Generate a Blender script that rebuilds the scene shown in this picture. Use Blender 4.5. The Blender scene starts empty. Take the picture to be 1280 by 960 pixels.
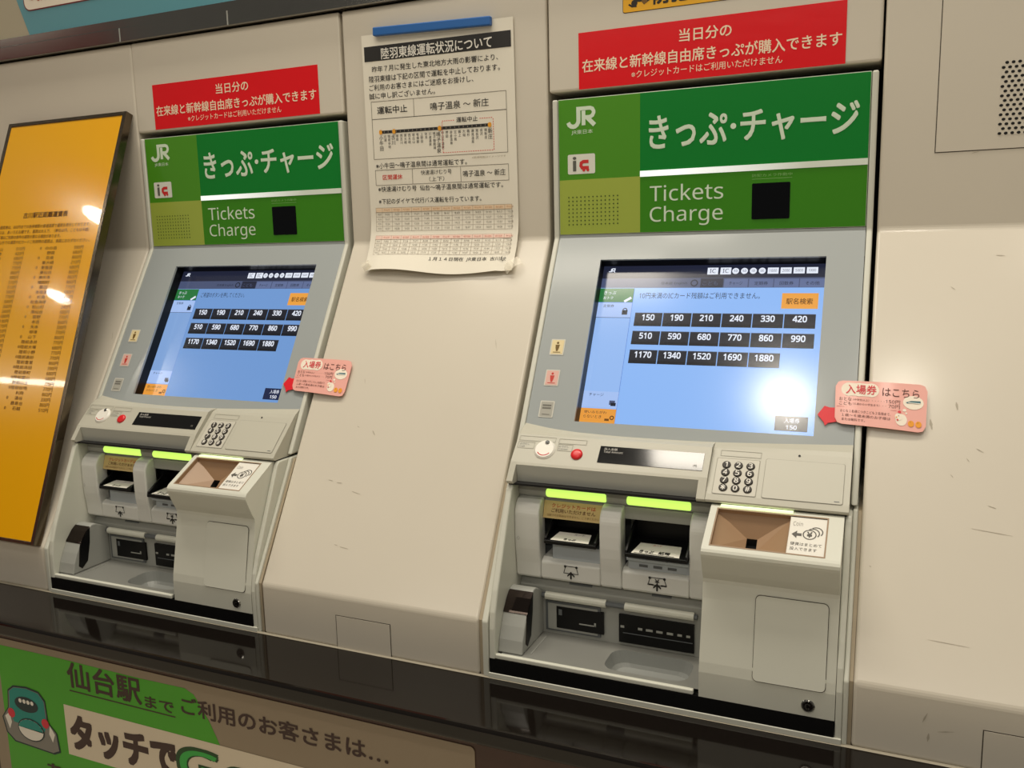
import bpy, bmesh, math, random
from mathutils import Vector, Matrix
random.seed(7)
SC = bpy.context.scene
COL = SC.collection

# ------------------------------------------------------------------ camera
cam = bpy.data.cameras.new('camera')
cam.sensor_fit = 'HORIZONTAL'; cam.sensor_width = 36.0
cam.lens = 1081.346 / 1280 * 36.0
cam.clip_start = 0.02
cam_ob = bpy.data.objects.new('camera', cam); COL.objects.link(cam_ob)
RT = Vector((0.9172, 0.3977, -0.0234)); DN = Vector((0.0418, -0.1545, -0.9871)); FW = Vector((-0.3962, 0.9044, -0.1583))
CP = Vector((0.4092, -1.5291, 0.2016))
rot = Matrix((RT, -DN, -FW)).transposed()
cam_ob.matrix_world = Matrix.Translation(CP) @ rot.to_4x4()
SC.camera = cam_ob

# ------------------------------------------------------------------ light
SC.view_settings.view_transform = 'Standard'
SC.view_settings.look = 'None'
SC.view_settings.exposure = -0.30
SC.view_settings.gamma = 1.0
SC.view_settings.use_curve_mapping = False
world = bpy.data.worlds.new('world'); SC.world = world
world.use_nodes = True
bgn = world.node_tree.nodes['Background']
bgn.inputs[0].default_value = (1.0, 0.94, 0.82, 1); bgn.inputs[1].default_value = 0.15

def area(name, loc, sx, sy, watts, color=(1.0, 0.915, 0.78), shape='RECTANGLE', target=None):
    l = bpy.data.lights.new(name, 'AREA'); l.shape = shape; l.size = sx
    if shape in ('RECTANGLE', 'ELLIPSE'): l.size_y = sy
    l.energy = watts; l.color = color
    o = bpy.data.objects.new(name, l); COL.objects.link(o); o.location = loc
    if target is not None:
        o.rotation_euler = (Vector(target) - Vector(loc)).to_track_quat('-Z', 'Y').to_euler()
    return o
area('ceiling_panel_light', (-0.2, -0.46, 4.0), 5.0, 0.5, 178)
area('added_far_fill', (0.0, -4.5, 2.2), 6.0, 0.4, 78)  # unseen far fill, added to brighten the lower upright faces
area('ceiling_tube_light', (-0.72, -0.82, 1.45), 0.80, 0.13, 5.2)
area('ceiling_tube_light', (1.36, -0.79, 1.45), 1.15, 0.05, 4.0)
area('ceiling_tube_light', (-0.195, -0.605, 1.40), 0.24, 0.10, 2.4)
area('ceiling_tube_light', (-9.7, -5.57, 3.0), 2.6, 0.14, 30)
for px_, py_, w_ in ((-0.01, -1.84, 6.5), (0.47, -1.77, 7), (-3.94, -1.81, 4), (-5.06, -2.59, 4)):
    area('ceiling_downlight', (px_, py_, 2.0), 0.17, 0.17, w_, shape='DISK')

# ------------------------------------------------------------------ materials
def lin(c):
    r = []
    for v in c:
        v = v / 255.0
        r.append(v / 12.92 if v <= 0.04045 else ((v + 0.055) / 1.055) ** 2.4)
    return tuple(r) + (1.0,)
MATS = {}
def mat(name, rgb, rough=0.5, metal=0.0, coat=0.0, spec=0.5, vary=0.0, scale=12.0, emit=None, estr=1.0, alpha=1.0, bump=0.0, coat_rough=0.08):
    if name in MATS: return MATS[name]
    m = bpy.data.materials.new(name); m.use_nodes = True
    nt = m.node_tree; b = nt.nodes['Principled BSDF']
    b.inputs['Base Color'].default_value = lin(rgb)
    b.inputs['Roughness'].default_value = rough
    b.inputs['Metallic'].default_value = metal
    b.inputs['Coat Weight'].default_value = coat
    b.inputs['Coat Roughness'].default_value = coat_rough
    b.inputs['Specular IOR Level'].default_value = spec
    b.inputs['Alpha'].default_value = alpha
    if emit is not None:
        b.inputs['Emission Color'].default_value = lin(emit)
        b.inputs['Emission Strength'].default_value = estr
    if vary > 0 or bump > 0:
        tc = nt.nodes.new('ShaderNodeTexCoord')
        nz = nt.nodes.new('ShaderNodeTexNoise'); nz.inputs['Scale'].default_value = scale; nz.inputs['Detail'].default_value = 5
        nt.links.new(tc.outputs['Object'], nz.inputs['Vector'])
        if vary > 0:
            mx = nt.nodes.new('ShaderNodeMix'); mx.data_type = 'RGBA'
            c = lin(rgb)
            mx.inputs[6].default_value = tuple(v * (1 - vary) for v in c[:3]) + (1,)
            mx.inputs[7].default_value = tuple(min(1, v * (1 + vary)) for v in c[:3]) + (1,)
            nt.links.new(nz.outputs['Fac'], mx.inputs[0]); nt.links.new(mx.outputs[2], b.inputs['Base Color'])
        if bump > 0:
            bp = nt.nodes.new('ShaderNodeBump'); bp.inputs['Strength'].default_value = bump; bp.inputs['Distance'].default_value = 0.002
            nt.links.new(nz.outputs['Fac'], bp.inputs['Height']); nt.links.new(bp.outputs['Normal'], b.inputs['Normal'])
    MATS[name] = m
    return m
def ink(rgb): return mat('ink_%d_%d_%d' % rgb, rgb, 0.55)
def led(rgb, s=1.0): return mat('screen_%d_%d_%d' % rgb, (6, 7, 9), 0.17, emit=rgb, estr=s * 1.15, spec=1.0)

M_WALL = mat('cream_paint', (214, 206, 190), 0.38, vary=0.02, scale=6, coat=0.4, coat_rough=0.16)
M_PLAST = mat('cream_plastic', (210, 210, 197), 0.36, vary=0.015, scale=9)
M_GREY = mat('grey_plastic', (160, 166, 166), 0.40, vary=0.01, coat=0.5, coat_rough=0.14)
M_MID = mat('mid_grey_plastic', (156, 157, 151), 0.45, vary=0.02)
M_DGREY = mat('dark_grey_plastic', (92, 96, 98), 0.45)
M_BLACK = mat('black_plastic', (9, 9, 10), 0.40, spec=0.25)
M_STRIP = mat('strip_plastic', (186, 183, 168), 0.40, vary=0.01)
M_PALE = mat('pale_grey_plastic', (216, 216, 210), 0.36, vary=0.01)
M_GAP = mat('black_gap', (12, 11, 10), 0.8)
M_TRAY = mat('grey_steel_tray', (150, 150, 144), 0.38, metal=0.35, vary=0.04, scale=20)
M_STEEL = mat('brushed_steel', (160, 158, 152), 0.13, metal=1.0, vary=0.05, scale=30)
M_CHROME = mat('dark_chrome', (60, 52, 48), 0.12, metal=0.9)
M_SEAL = mat('beige_sealant', (170, 156, 132), 0.6, vary=0.08, scale=40)
M_GRAN = mat('polished_dark_granite', (20, 16, 13), 0.07, vary=0.25, scale=180, spec=0.42)
M_BROWN = mat('dark_brown_panel', (62, 36, 26), 0.35, vary=0.15, scale=20)
M_PAPER = mat('white_paper', (232, 226, 210), 0.75, vary=0.01)
M_SCUFF = mat('scuff', (178, 168, 150), 0.6)
M_GROOVE = mat('panel_groove', (70, 62, 50), 0.7)

# ------------------------------------------------------------------ geometry helpers
class Fr:
    """a flat drawing frame: u along U, v along V, h along N"""
    def __init__(s, o, U, V, N=None):
        s.o = Vector(o); s.U = Vector(U).normalized(); s.V = Vector(V).normalized()
        s.N = Vector(N).normalized() if N is not None else s.U.cross(s.V).normalized()
    def __call__(s, u, v, h=0.0): return s.o + s.U * u + s.V * v + s.N * h

class Cv:
    """any surface: fn(u, v, h) -> point"""
    def __init__(s, fn): s.fn = fn
    def __call__(s, u, v, h=0.0): return s.fn(u, v, h)

TEXT = {}
def sans(s, heavy=False):
    out = ''
    for c in s:
        if 'A' <= c <= 'Z': out += chr((0x1D5D4 if heavy else 0x1D5A0) + ord(c) - 65)
        elif 'a' <= c <= 'z': out += chr((0x1D5EE if heavy else 0x1D5BA) + ord(c) - 97)
        elif '0' <= c <= '9': out += chr((0x1D7EC if heavy else 0x1D7E2) + ord(c) - 48)
        else: out += c
    return out
def text_mesh(s, bold=0.0, italic=0.0):
    k = (s, italic)
    if k not in TEXT:
        c = bpy.data.curves.new('t', 'FONT'); c.body = sans(s); c.size = 1.0; c.resolution_u = 3; c.shear = italic
        o = bpy.data.objects.new('t', c)
        m = bpy.data.meshes.new_from_object(o)
        vs = [(v.co.x, v.co.y) for v in m.vertices]; fs = [tuple(p.vertices) for p in m.polygons]
        bpy.data.objects.remove(o); bpy.data.curves.remove(c); bpy.data.meshes.remove(m)
        TEXT[k] = (vs, fs)
    return TEXT[k]

def BOLD8(d): return ((0, 0), (-d, -d), (0, -d), (d, -d), (d, 0), (d, d), (0, d), (-d, d), (-d, 0))
class MB:
    def __init__(s): s.bm = bmesh.new(); s.mats = []; s.k = 0
    def up(s, h):
        s.k = (s.k + 1) % 10; return h + s.k * 1.6e-5
    def mi(s, m):
        if m not in s.mats: s.mats.append(m)
        return s.mats.index(m)
    def poly(s, pts, m, smooth=False):
        vs = [s.bm.verts.new(p) for p in pts]
        f = s.bm.faces.new(vs); f.material_index = s.mi(m); f.smooth = smooth
        return f
    def mesh(s, pts, faces, m, smooth=False):
        vs = [s.bm.verts.new(p) for p in pts]; k = s.mi(m); out = []
        for f in faces:
            try: g = s.bm.faces.new([vs[i] for i in f])
            except ValueError: continue
            g.material_index = k; g.smooth = smooth; out.append(g)
        return out
    def box(s, x0, x1, y0, y1, z0, z1, m):
        p = [(x, y, z) for x in (x0, x1) for y in (y0, y1) for z in (z0, z1)]
        s.mesh(p, [(0, 1, 3, 2), (4, 6, 7, 5), (0, 4, 5, 1), (2, 3, 7, 6), (0, 2, 6, 4), (1, 5, 7, 3)], m)
    def ext(s, prof, x0, x1, m, smooth=False):
        n = len(prof)
        p = [(x0, y, z) for y, z in prof] + [(x1, y, z) for y, z in prof]
        s.mesh(p, [(i, (i + 1) % n, n + (i + 1) % n, n + i) for i in range(n)], m, smooth)
        s.mesh(p[:n], [tuple(range(n))], m); s.mesh(p[n:], [tuple(range(n))], m)
        bmesh.ops.remove_doubles(s.bm, verts=s.bm.verts[-4 * n:], dist=1e-6) if False else None
    def solid(s, prof, x0, x1, m):
        n = len(prof)
        p = [(x0, y, z) for y, z in prof] + [(x1, y, z) for y, z in prof]
        s.mesh(p, [(i, (i + 1) % n, n + (i + 1) % n, n + i) for i in range(n)] + [tuple(range(n)), tuple(range(2 * n - 1, n - 1, -1))], m)
    def sheet(s, prof, x0, x1, m, smooth=False):
        n = len(prof)
        p = [(x0, y, z) for y, z in prof] + [(x1, y, z) for y, z in prof]
        s.mesh(p, [(i, i + 1, n + i + 1, n + i) for i in range(n - 1)], m, smooth)
    def slab(s, F, out, h0, h1, m):
        n = len(out)
        p = [F(u, v, h0) for u, v in out] + [F(u, v, h1) for u, v in out]
        s.mesh(p, [(i, (i + 1) % n, n + (i + 1) % n, n + i) for i in range(n)] + [tuple(range(n)), tuple(range(2 * n - 1, n - 1, -1))], m)
    def rect(s, F, u0, u1, v0, v1, h, m): s.poly([F(u0, v0, h), F(u1, v0, h), F(u1, v1, h), F(u0, v1, h)], m)
    def flat(s, F, out, h, m): s.poly([F(u, v, h) for u, v in out], m)
    def disc(s, F, u, v, r, h, m, n=20, rv=None):
        rv = rv or r; h = s.up(h)
        s.poly([F(u + r * math.cos(2 * math.pi * i / n), v + rv * math.sin(2 * math.pi * i / n), h) for i in range(n)], m)
    def knob(s, F, u, v, r, h0, h1, m, n=24, dome=0.0, edge=0.15):
        rings = [(r, h0), (r, h1 - edge * r), (r * (1 - edge), h1)]
        if dome: rings += [(r * .6, h1 + dome * .7), (r * .25, h1 + dome)]
        p = []
        for rr, hh in rings:
            p += [F(u + rr * math.cos(2 * math.pi * i / n), v + rr * math.sin(2 * math.pi * i / n), hh) for i in range(n)]
        fs = [(a * n + i, a * n + (i + 1) % n, (a + 1) * n + (i + 1) % n, (a + 1) * n + i) for a in range(len(rings) - 1) for i in range(n)]
        fs.append(tuple((len(rings) - 1) * n + i for i in range(n)))
        s.mesh(p, fs, m, bool(dome))
    def ring(s, F, u, v, r, w, h, m, n=28, rv=1.0, a0=0.0, a1=2 * math.pi):
        full = abs(a1 - a0 - 2 * math.pi) < 1e-6
        k = n if full else n + 1
        p = []
        for q in (r - w / 2, r + w / 2):
            p += [F(u + q * math.cos(a0 + (a1 - a0) * i / n), v + q * rv * math.sin(a0 + (a1 - a0) * i / n), h) for i in range(k)]
        s.mesh(p, [(i, (i + 1) % k, k + (i + 1) % k, k + i) for i in range(n)], m)
    def stroke(s, F, pts, w, h, m, closed=False):
        h = s.up(h); n = len(pts); L = []; Rr = []
        for i in range(n):
            a = pts[i - 1] if (i > 0 or closed) else None
            b = pts[(i + 1) % n] if (i < n - 1 or closed) else None
            p = pts[i]; ds = []
            for q, r in ((a, p), (p, b)):
                if q is None or r is None: continue
                d = Vector((r[0] - q[0], r[1] - q[1])); 
                if d.length > 0: ds.append(d.normalized())
            t = (ds[0] + ds[-1])
            t = t.normalized() if t.length > 1e-6 else ds[0]
            nn = Vector((-t.y, t.x)); c = max(0.35, nn.dot(Vector((-ds[0].y, ds[0].x))))
            k = w / 2 / c
            L.append((p[0] + nn.x * k, p[1] + nn.y * k)); Rr.append((p[0] - nn.x * k, p[1] - nn.y * k))
        P = [F(u, v, h) for u, v in L] + [F(u, v, h) for u, v in Rr]
        e = n if closed else n - 1
        s.mesh(P, [(i, (i + 1) % n, n + (i + 1) % n, n + i) for i in range(e)], m)
    def text(s, F, t, u0, u1, v0, v1, h, m, bold=0.0, italic=0.0, skew=0.0):
        """text stretched to fill the box u0..u1, v0..v1 (skew raises the right end)"""
        vs, fs = text_mesh(t, bold, italic)
        if not vs: return
        ax = min(v[0] for v in vs); bx = max(v[0] for v in vs); ay = min(v[1] for v in vs); by = max(v[1] for v in vs)
        kx = (u1 - u0) / max(1e-6, bx - ax); ky = (v1 - v0) / max(1e-6, by - ay)
        d = max(0.0, bold) * 0.9
        for ic, (ox, oy) in enumerate(BOLD8(d) if d > .016 else ((-d, -d), (d, -d), (d, d), (-d, d)) if d > .003 else ((0, 0),)):
            s.mesh([F(u0 + (x + ox - ax) * kx, v0 + (y + oy - ay) * ky + skew * (x - ax) / max(1e-6, bx - ax), h + ic * 2.5e-5) for x, y in vs], fs, m)
    def line(s, F, t, u, v, size, h, m, align='l', bold=0.0, squeeze=1.0):
        """text at natural shape: baseline v, em size"""
        vs, fs = text_mesh(t, bold)
        if not vs: return
        ax = min(q[0] for q in vs); bx = max(q[0] for q in vs)
        off = {'l': -ax, 'c': -(ax + bx) / 2, 'r': -bx}[align]
        s.mesh([F(u + (x + off) * size * squeeze, v + y * size, h) for x, y in vs], fs, m)
    def bev(s, w, seg=2, ang=28):
        bmesh.ops.recalc_face_normals(s.bm, faces=s.bm.faces)
        es = [e for e in s.bm.edges if len(e.link_faces) == 2 and e.calc_face_angle(0) > math.radians(ang)]
        r = bmesh.ops.bevel(s.bm, geom=es, offset=w, segments=seg, profile=0.5, affect='EDGES', clamp_overlap=True)
        for f in r['faces']: f.smooth = False
        return s
    def build(s, name, parent=None, recalc=True, **props):
        if recalc: bmesh.ops.recalc_face_normals(s.bm, faces=s.bm.faces)
        me = bpy.data.meshes.new(name)
        base = Vector((0, 0, 0)); p = parent
        while p is not None: base += p.location; p = p.parent
        own = props.pop('origin', None)
        if own is not None: base = base + (Vector(own) - base)
        for v in s.bm.verts: v.co -= base
        s.bm.to_mesh(me); s.bm.free()
        for m in s.mats: me.materials.append(m)
        o = bpy.data.objects.new(name, me); COL.objects.link(o)
        if own is not None and parent is None: o.location = own
        if parent is not None: o.parent = parent
        for k, v in props.items(): o[k] = v
        return o

def thing(name, label, cat, loc, group=None):
    o = bpy.data.objects.new(name, None); COL.objects.link(o); o.location = loc
    o.empty_display_size = 0.05
    o['label'] = label; o['category'] = cat
    if group: o['group'] = group
    return o
def rr(u0, u1, v0, v1, r, n=5):
    out = []
    for cx, cy, a in ((u1 - r, v1 - r, 0), (u0 + r, v1 - r, 90), (u0 + r, v0 + r, 180), (u1 - r, v0 + r, 270)):
        for i in range(n + 1):
            t = math.radians(a + 90 * i / n); out.append((cx + r * math.cos(t), cy + r * math.sin(t)))
    return out

# the profile every front follows: upright above ZB, leaning out at 30 degrees to ZL, upright again to the ledge
ZB, ZL, YL, Z0 = 0.2123, -0.393, -0.3505, -0.487
TAN = -YL / (ZB - ZL); LEN = math.hypot(1, TAN)
SV = (0, TAN / LEN, 1 / LEN); SN = (0, -1 / LEN, TAN / LEN)
def sy(z, off=0.0): return -(ZB - z) * TAN - off * LEN          # leaning plane: y at height z, moved out by off
F_UP = Fr((0, 0, 0), (1, 0, 0), (0, 0, 1), (0, -1, 0))
class Slope:                                                      # u = X, v = distance DOWN the lean from ZB
    def __init__(s, off=0.0): s.off = off
    def __call__(s, u, v, h=0.0): 
        return Vector((u, 0, ZB)) - Vector(SV) * v + Vector(SN) * (h + s.off)
F_SL = Slope(); 
class Flip:                                                       # slope frame with v measured upwards (v = -s)
    def __init__(s, off=0.0): s.f = Slope(off)
    def __call__(s, u, v, h=0.0): return s.f(u, -v, h)

# ================================================================== SETTING
def wall_prof(top, back=0.10):
    return [(0, top), (0, ZB), (YL, ZL), (YL, Z0), (back, Z0), (back, top)]
ZT = 0.667
def scuffs(b, pts):
    for (fr, u, v, a, l, w) in pts:
        c, sn = math.cos(a), math.sin(a)
        q = []
        for i in range(7):
            t = i / 6; ww = 0.6 * w * (0.3 + 0.7 * math.sin(math.pi * t)) * (0.7 + 0.6 * random.random())
            q.append((t, ww))
        P = [(u + (t - .5) * l * c - k * sn, v + (t - .5) * l * sn + k * c) for t, k in q] + [(u + (t - .5) * l * c + k * sn, v + (t - .5) * l * sn - k * c) for t, k in reversed(q)]
        b.flat(fr, P, 0.0004, M_SCUFF)
F_LO = Fr((0, YL, 0), (1, 0, 0), (0, 0, 1), (0, -1, 0))

b = MB(); b.solid(wall_prof(ZT), -0.6115, -0.1765, M_WALL); b.bev(0.005, 3)
scuffs(b, [(F_SL, -0.4535, 0.4005, 0.9, 0.012, .002), (F_SL, -0.4895, 0.391, 0.3, 0.006, .0012), (F_SL, -0.243, 0.216, 1.3, 0.02, .0007), (F_SL, -0.4575, 0.615, 0.1, 0.018, .0012), (F_SL, -0.475, 0.612, 0.2, 0.008, .001),
           (F_SL, -0.5, 0.5, 0.0, 0.012, .0012), (F_SL, -0.52, 0.497, 0.1, 0.01, .001), (F_SL, -0.46, 0.515, 0.2, 0.02, .0008), (F_SL, -0.5, 0.3, 1.3, .012, .0006)])
b.build('wall_center', kind='structure')
b = MB(); b.solid(wall_prof(ZT), 0.386, 1.45, M_WALL); b.bev(0.005, 3)
scuffs(b, [(F_SL, 0.497, 0.105, 0.7, 0.008, .0008), (F_SL, 0.56, 0.05, 0.1, 0.012, .001), (F_SL, 0.505, 0.295, 1.4, 0.012, .003), (F_SL, 0.472, 0.325, 1.4, 0.016, .003), (F_SL, 0.535, 0.36, 0.5, 0.01, .001), (F_SL, 0.52, 0.375, 0.9, 0.006, .001),
           (F_SL, 0.5, 0.4, 0.9, 0.006, .001), (F_SL, 0.55, 0.44, 0.3, 0.01, .001), (F_SL, .55, .475, .1, .05, .0007), (F_SL, .50, .63, .05, .05, .0008), (F_LO, .475, -.425, 1.2, .015, .0015), (F_LO, .48, -.452, 1.5, .012, .002), (F_LO, .50, -.44, .2, .02, .001), (F_UP, 0.525, .640, .3, .02, .001),
           (F_SL, 0.40, 0.54, .5, .003, .001), (F_UP, .527, .333, .2, .02, .0015), (F_UP, .52, .325, .2, .01, .001)])
b.build('wall_right', kind='structure')
b = MB(); b.solid(wall_prof(ZT), -2.6, -1.1735, M_WALL); b.bev(0.005, 3)
scuffs(b, [(F_SL, -1.19, .22, 1.3, .02, .0008)])
b.build('wall_left', kind='structure')
for i, dx in enumerate((0.0, -1.0)):
    b = MB(); b.box(-0.1735 + dx, 0.3825 + dx, 0, 0.08, 0.4725, ZT, M_WALL); b.bev(0.004, 2)
    b.build('trim_%d' % (i + 1), kind='structure', label='cream header panel above the %s ticket machine' % ('right' if i == 0 else 'left'))
# lining behind the machines and grooves, so every gap reads dark
b = MB(); b.box(-2.6, 1.45, 0.10, 0.13, Z0, ZT, M_GAP); b.build('wall_back', kind='structure')
# stainless rail over the panels, in two bands
b = MB(); b.box(-2.6, 1.45, -0.012, 0.09, 0.669, 0.7005, M_STEEL); b.bev(0.002, 2); b.box(-2.6, 1.45, -0.004, 0.09, 0.7015, 0.7195, M_STEEL)
for x in (-1.19, -0.885): b.box(x - .0015, x + .0015, -0.0126, 0.0, 0.6705, 0.699, M_MID)
b.build('trim_3', kind='structure', label='stainless steel rail over the wall panels')
# ledge, wall under it, floor, far wall
b = MB(); b.box(-2.6, 1.45, -0.4925, 0.09, -0.5165, Z0, M_GRAN); b.bev(0.006, 3)
b.build('trim_4', kind='structure', label='polished dark stone ledge under the machines')
b = MB(); b.sheet([(-0.3495, -0.4850), (-0.3525, -0.4857), (-0.3545, -0.4868)], -2.6, 1.45, mat('caulk', (150, 142, 124), 0.6), True)
b.build('trim_5', kind='structure', label='pale sealant bead along the back of the ledge')
b = MB(); b.box(-2.6, 1.45, -0.472, 0.09, -1.29, -0.5165, M_BROWN); b.build('wall_base', kind='structure')
b = MB(); b.box(-12, 6, -8, 0.2, -1.33, -1.29, mat('floor_tile', (206, 196, 176), 0.3, vary=0.1, scale=3)); b.build('floor', kind='structure')
b = MB(); b.box(-11, -6.2, -4.7, -4.5, -1.29, 2.28, mat('dark_red_wall', (214, 40, 24), 0.5, vary=0.1, scale=2)); b.build('wall_far', kind='structure')

# ================================================================== TICKET MACHINE (right one; the left is a copy)
GI = 0.0003
def JX(x):      # lower edge of the screen panel, distance down the lean
    K = [(-.17, .3605), (-.1563, .3622), (-.11, .3690), (-.068, .3728), (0, .375), (.0466, .3754), (.12, .3748), (.175, .3737), (.2708, .3693), (.3695, .3642), (.39, .363)]
    for (a, p), (c, q) in zip(K, K[1:]):
        if a <= x <= c: return p + (q - p) * (x - a) / (c - a)
    return .3642
root = thing('ticket_vending_machine', 'right ticket vending machine, its screen glaring white at lower right', 'ticket machine', (0.107, -0.17, Z0), 'green and white ticket machines')

# ---- housing: back box and inner walls
b = MB()
b.box(-0.166, 0.3775, 0.02, 0.095, Z0, 0.458, M_MID)
b.solid([(0.02, -0.19), (sy(-0.19) + .05, -0.19), (-0.195, -0.30), (-0.23, -0.35), (-0.235, Z0 + .001), (0.02, Z0 + .001)], -0.164, 0.376, M_DGREY)
b.solid([(0.05, 0.21), (0.012, 0.16), (-0.10, -0.10), (-0.15, -0.186), (0.05, -0.186)], -0.164, 0.376, M_GAP)
b.build('housing', root)
# ---- slim side trims of the upper door and of the lower unit
def trim_prof(z1, z0, off):
    zz = [z1] + [z for z in (ZB, ZL) if z0 < z < z1] + [z0]
    fr = []
    for z in zz:
        y = -off if z >= ZB else (YL - off * .6 if z <= ZL else sy(z) - off)
        fr.append((y, z))
    return fr + [(0.02, z0), (0.02, z1)]
for x0, x1 in ((-0.1665, -0.1568), (0.3702, 0.3795)):
    b = MB(); b.solid(trim_prof(0.459, -0.181, 0.004), x0, x1, M_PLAST); b.bev(0.0028, 3); b.build('upper_side_trim', root)
b = MB()
lowp = [(-0.236, -0.1880), (-0.264, -0.1880), (-0.270, -0.195), (-0.335, -0.345), (-0.346, -0.378), (-0.350, -0.405), (-0.3515, -0.452), (-0.3515, -0.4865), (-0.2, -0.4865), (-0.2, -0.2)]
b.solid(lowp, -0.1585, -0.1475, M_PLAST); b.bev(0.003, 3); b.build('side_cheek', root)
b = MB(); b.solid(trim_prof(-0.184, Z0 + .0005, 0.003), -0.1695, -0.1592, M_PLAST); b.bev(0.002, 2); b.build('lower_side_trim', root)
b = MB(); b.solid([(-0.2, -0.1880), (-0.260, -0.1880), (-0.266, -0.195), (-0.334, -0.345), (-0.346, -0.378), (-0.3515, -0.41), (-0.3515, -0.4865), (-0.2, -0.4865)], 0.3645, 0.3735, M_PLAST); b.bev(0.002, 2)
b.build('lower_side_trim', root)
b = MB(); b.solid(trim_prof(-0.186, Z0 + .0005, 0.001), 0.3737, 0.3805, M_PLAST); b.bev(0.002, 2); b.build('lower_side_trim', root)
for x0, x1 in ((0.3807, 0.3858), (-0.1764, -0.1698)):
    b = MB(); b.solid(trim_prof(-0.19, Z0 + .0005, -0.006), x0, x1, M_SEAL); b.build('edge_gasket', root, label='beige edge gasket')

# ---- green sign panel
sg = MB()
sg.box(-0.1563, 0.3694, -0.0005, 0.02, 0.2177, 0.459, mat('sign_acrylic_edge', (190, 200, 180), 0.3)); sg.bev(0.0012, 2)
def acr(n, c): return mat(n, c, 0.22, vary=0.0, coat=0.5, coat_rough=0.05, spec=0.4)
G_D = acr('sign_dark_green', (8, 128, 44)); G_M = acr('sign_mid_green', (80, 148, 36)); G_R = acr('sign_grass_green', (62, 136, 24)); G_L = acr('sign_lime', (164, 180, 76))
F0 = Fr((0, -0.0007, 0), (1, 0, 0), (0, 0, 1), (0, -1, 0))
e = 0.0012
sg.rect(F0, -0.1563 + e, -0.0039, 0.3165, 0.459 - e, GI, G_M)
sg.rect(F0, -0.1563 + e, -0.0039, 0.2177 + e, 0.3165, GI, G_L)
sg.rect(F0, -0.0039, 0.3694 - e, 0.3256, 0.459 - e, GI, G_D)
sg.rect(F0, -0.0039, 0.3694 - e, 0.2177 + e, 0.3155, GI, G_R)
W_S = mat('sign_white', (216, 232, 208), 0.4)
sg.text(F0, 'きっぷ', 0.0125, 0.1455, 0.3625, 0.4165, 2 * GI, W_S, bold=0.018)
sg.disc(F0, 0.1565, 0.3905, 0.0048, 2 * GI, W_S)
sg.text(F0, 'チャージ', 0.1690, 0.3525, 0.3640, 0.4150, 2 * GI, W_S, bold=0.020)
sg.text(F0, 'Tickets', 0.0136, 0.1415, 0.2720, 0.3000, 2 * GI, W_S, bold=-0.012)
sg.text(F0, 'Charge', 0.0137, 0.1412, 0.2285, 0.2635, 2 * GI, W_S, bold=-0.012)
# company mark: a J whose top runs into an R
u0, v0, kw, kh = -0.1396, 0.4085, 0.0553, 0.0353
def lg(pts): return [(u0 + x * kw, v0 + y * kh) for x, y in pts]
arc = [(.36 - .14 + .0 + .18 * math.cos(t), .34 + .30 * math.sin(t)) for t in [math.radians(a) for a in (0, -20, -45, -70, -90, -115, -140, -165)]]
sg.stroke(F0, lg([(.40, .91)] + arc), 0.0076, 2 * GI, W_S)
sg.stroke(F0, lg([(.33, .91), (.80, .91), (.88, .86), (.92, .74), (.92, .66), (.88, .54), (.80, .47), (.56, .47)]), 0.0066, 2 * GI, W_S)
sg.stroke(F0, lg([(.575, .80), (.575, .08)]), 0.0072, 2 * GI, W_S)
sg.stroke(F0, lg([(.70, .45), (.95, .06)]), 0.0078, 2 * GI, W_S)
sg.text(F0, 'JR東日本', -0.1312, -0.0906, 0.3955, 0.4040, 2 * GI, W_S)
# IC card mark
sg.flat(F0, rr(-0.1387, -0.0867, 0.3264, 0.3613, .003), 2 * GI, mat('sign_patch_white', (226, 226, 214), 0.45))
K_IC = ink((92, 92, 84)); R_IC = ink((206, 40, 40))
sg.rect(F0, -0.1288, -0.1225, 0.3315, 0.3500, 3 * GI, K_IC); sg.disc(F0, -0.1256, 0.3545, 0.0035, 3 * GI, K_IC, rv=.0026)
sg.stroke(F0, [(-0.0990, 0.3478), (-0.1090, 0.3478), (-0.1130, 0.3455), (-0.1135, 0.3405), (-0.1110, 0.3370), (-0.0985, 0.3370)], 0.0058, 3 * GI, R_IC)
sg.disc(F0, -0.1080, 0.3330, .0028, 3 * GI, R_IC); sg.disc(F0, -0.1005, 0.3330, .0028, 3 * GI, R_IC)
sg.text(F0, '防犯カメラ作動中', 0.189, 0.2535, 0.3048, 0.3098, 2 * GI, mat('sign_faint', (126, 180, 96), 0.5))
sg.rect(F0, 0.1889, 0.2536, 0.3012, 0.3019, 2 * GI, mat('sign_faint', (126, 180, 96), 0.5))
M_HOLE = mat('speaker_hole', (62, 78, 14), 0.7)
for i in range(13):
    for j in range(8):
        sg.disc(F0, -0.1375 + i * 0.0925 / 12, 0.2362 + j * 0.0490 / 7, 0.0014, 2 * GI, M_HOLE, n=8)
sign = sg.build('sign_panel', root)
b = MB()
m = mat('white_bar_glow', (222, 230, 214), 0.25)
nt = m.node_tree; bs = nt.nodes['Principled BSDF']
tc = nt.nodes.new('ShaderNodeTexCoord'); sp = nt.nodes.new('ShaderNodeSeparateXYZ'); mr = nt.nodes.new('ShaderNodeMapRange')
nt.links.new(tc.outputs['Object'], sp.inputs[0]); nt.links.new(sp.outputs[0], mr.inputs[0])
mr.inputs[1].default_value = -0.04; mr.inputs[2].default_value = 0.17; mr.inputs[3].default_value = 0.85; mr.inputs[4].default_value = 0.05  # left-end highlight of the white bar painted in as emission, fading rightwards
bs.inputs['Emission Color'].default_value = (0.93, 0.93, 1.0, 1); nt.links.new(mr.outputs[0], bs.inputs['Emission Strength'])
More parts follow.
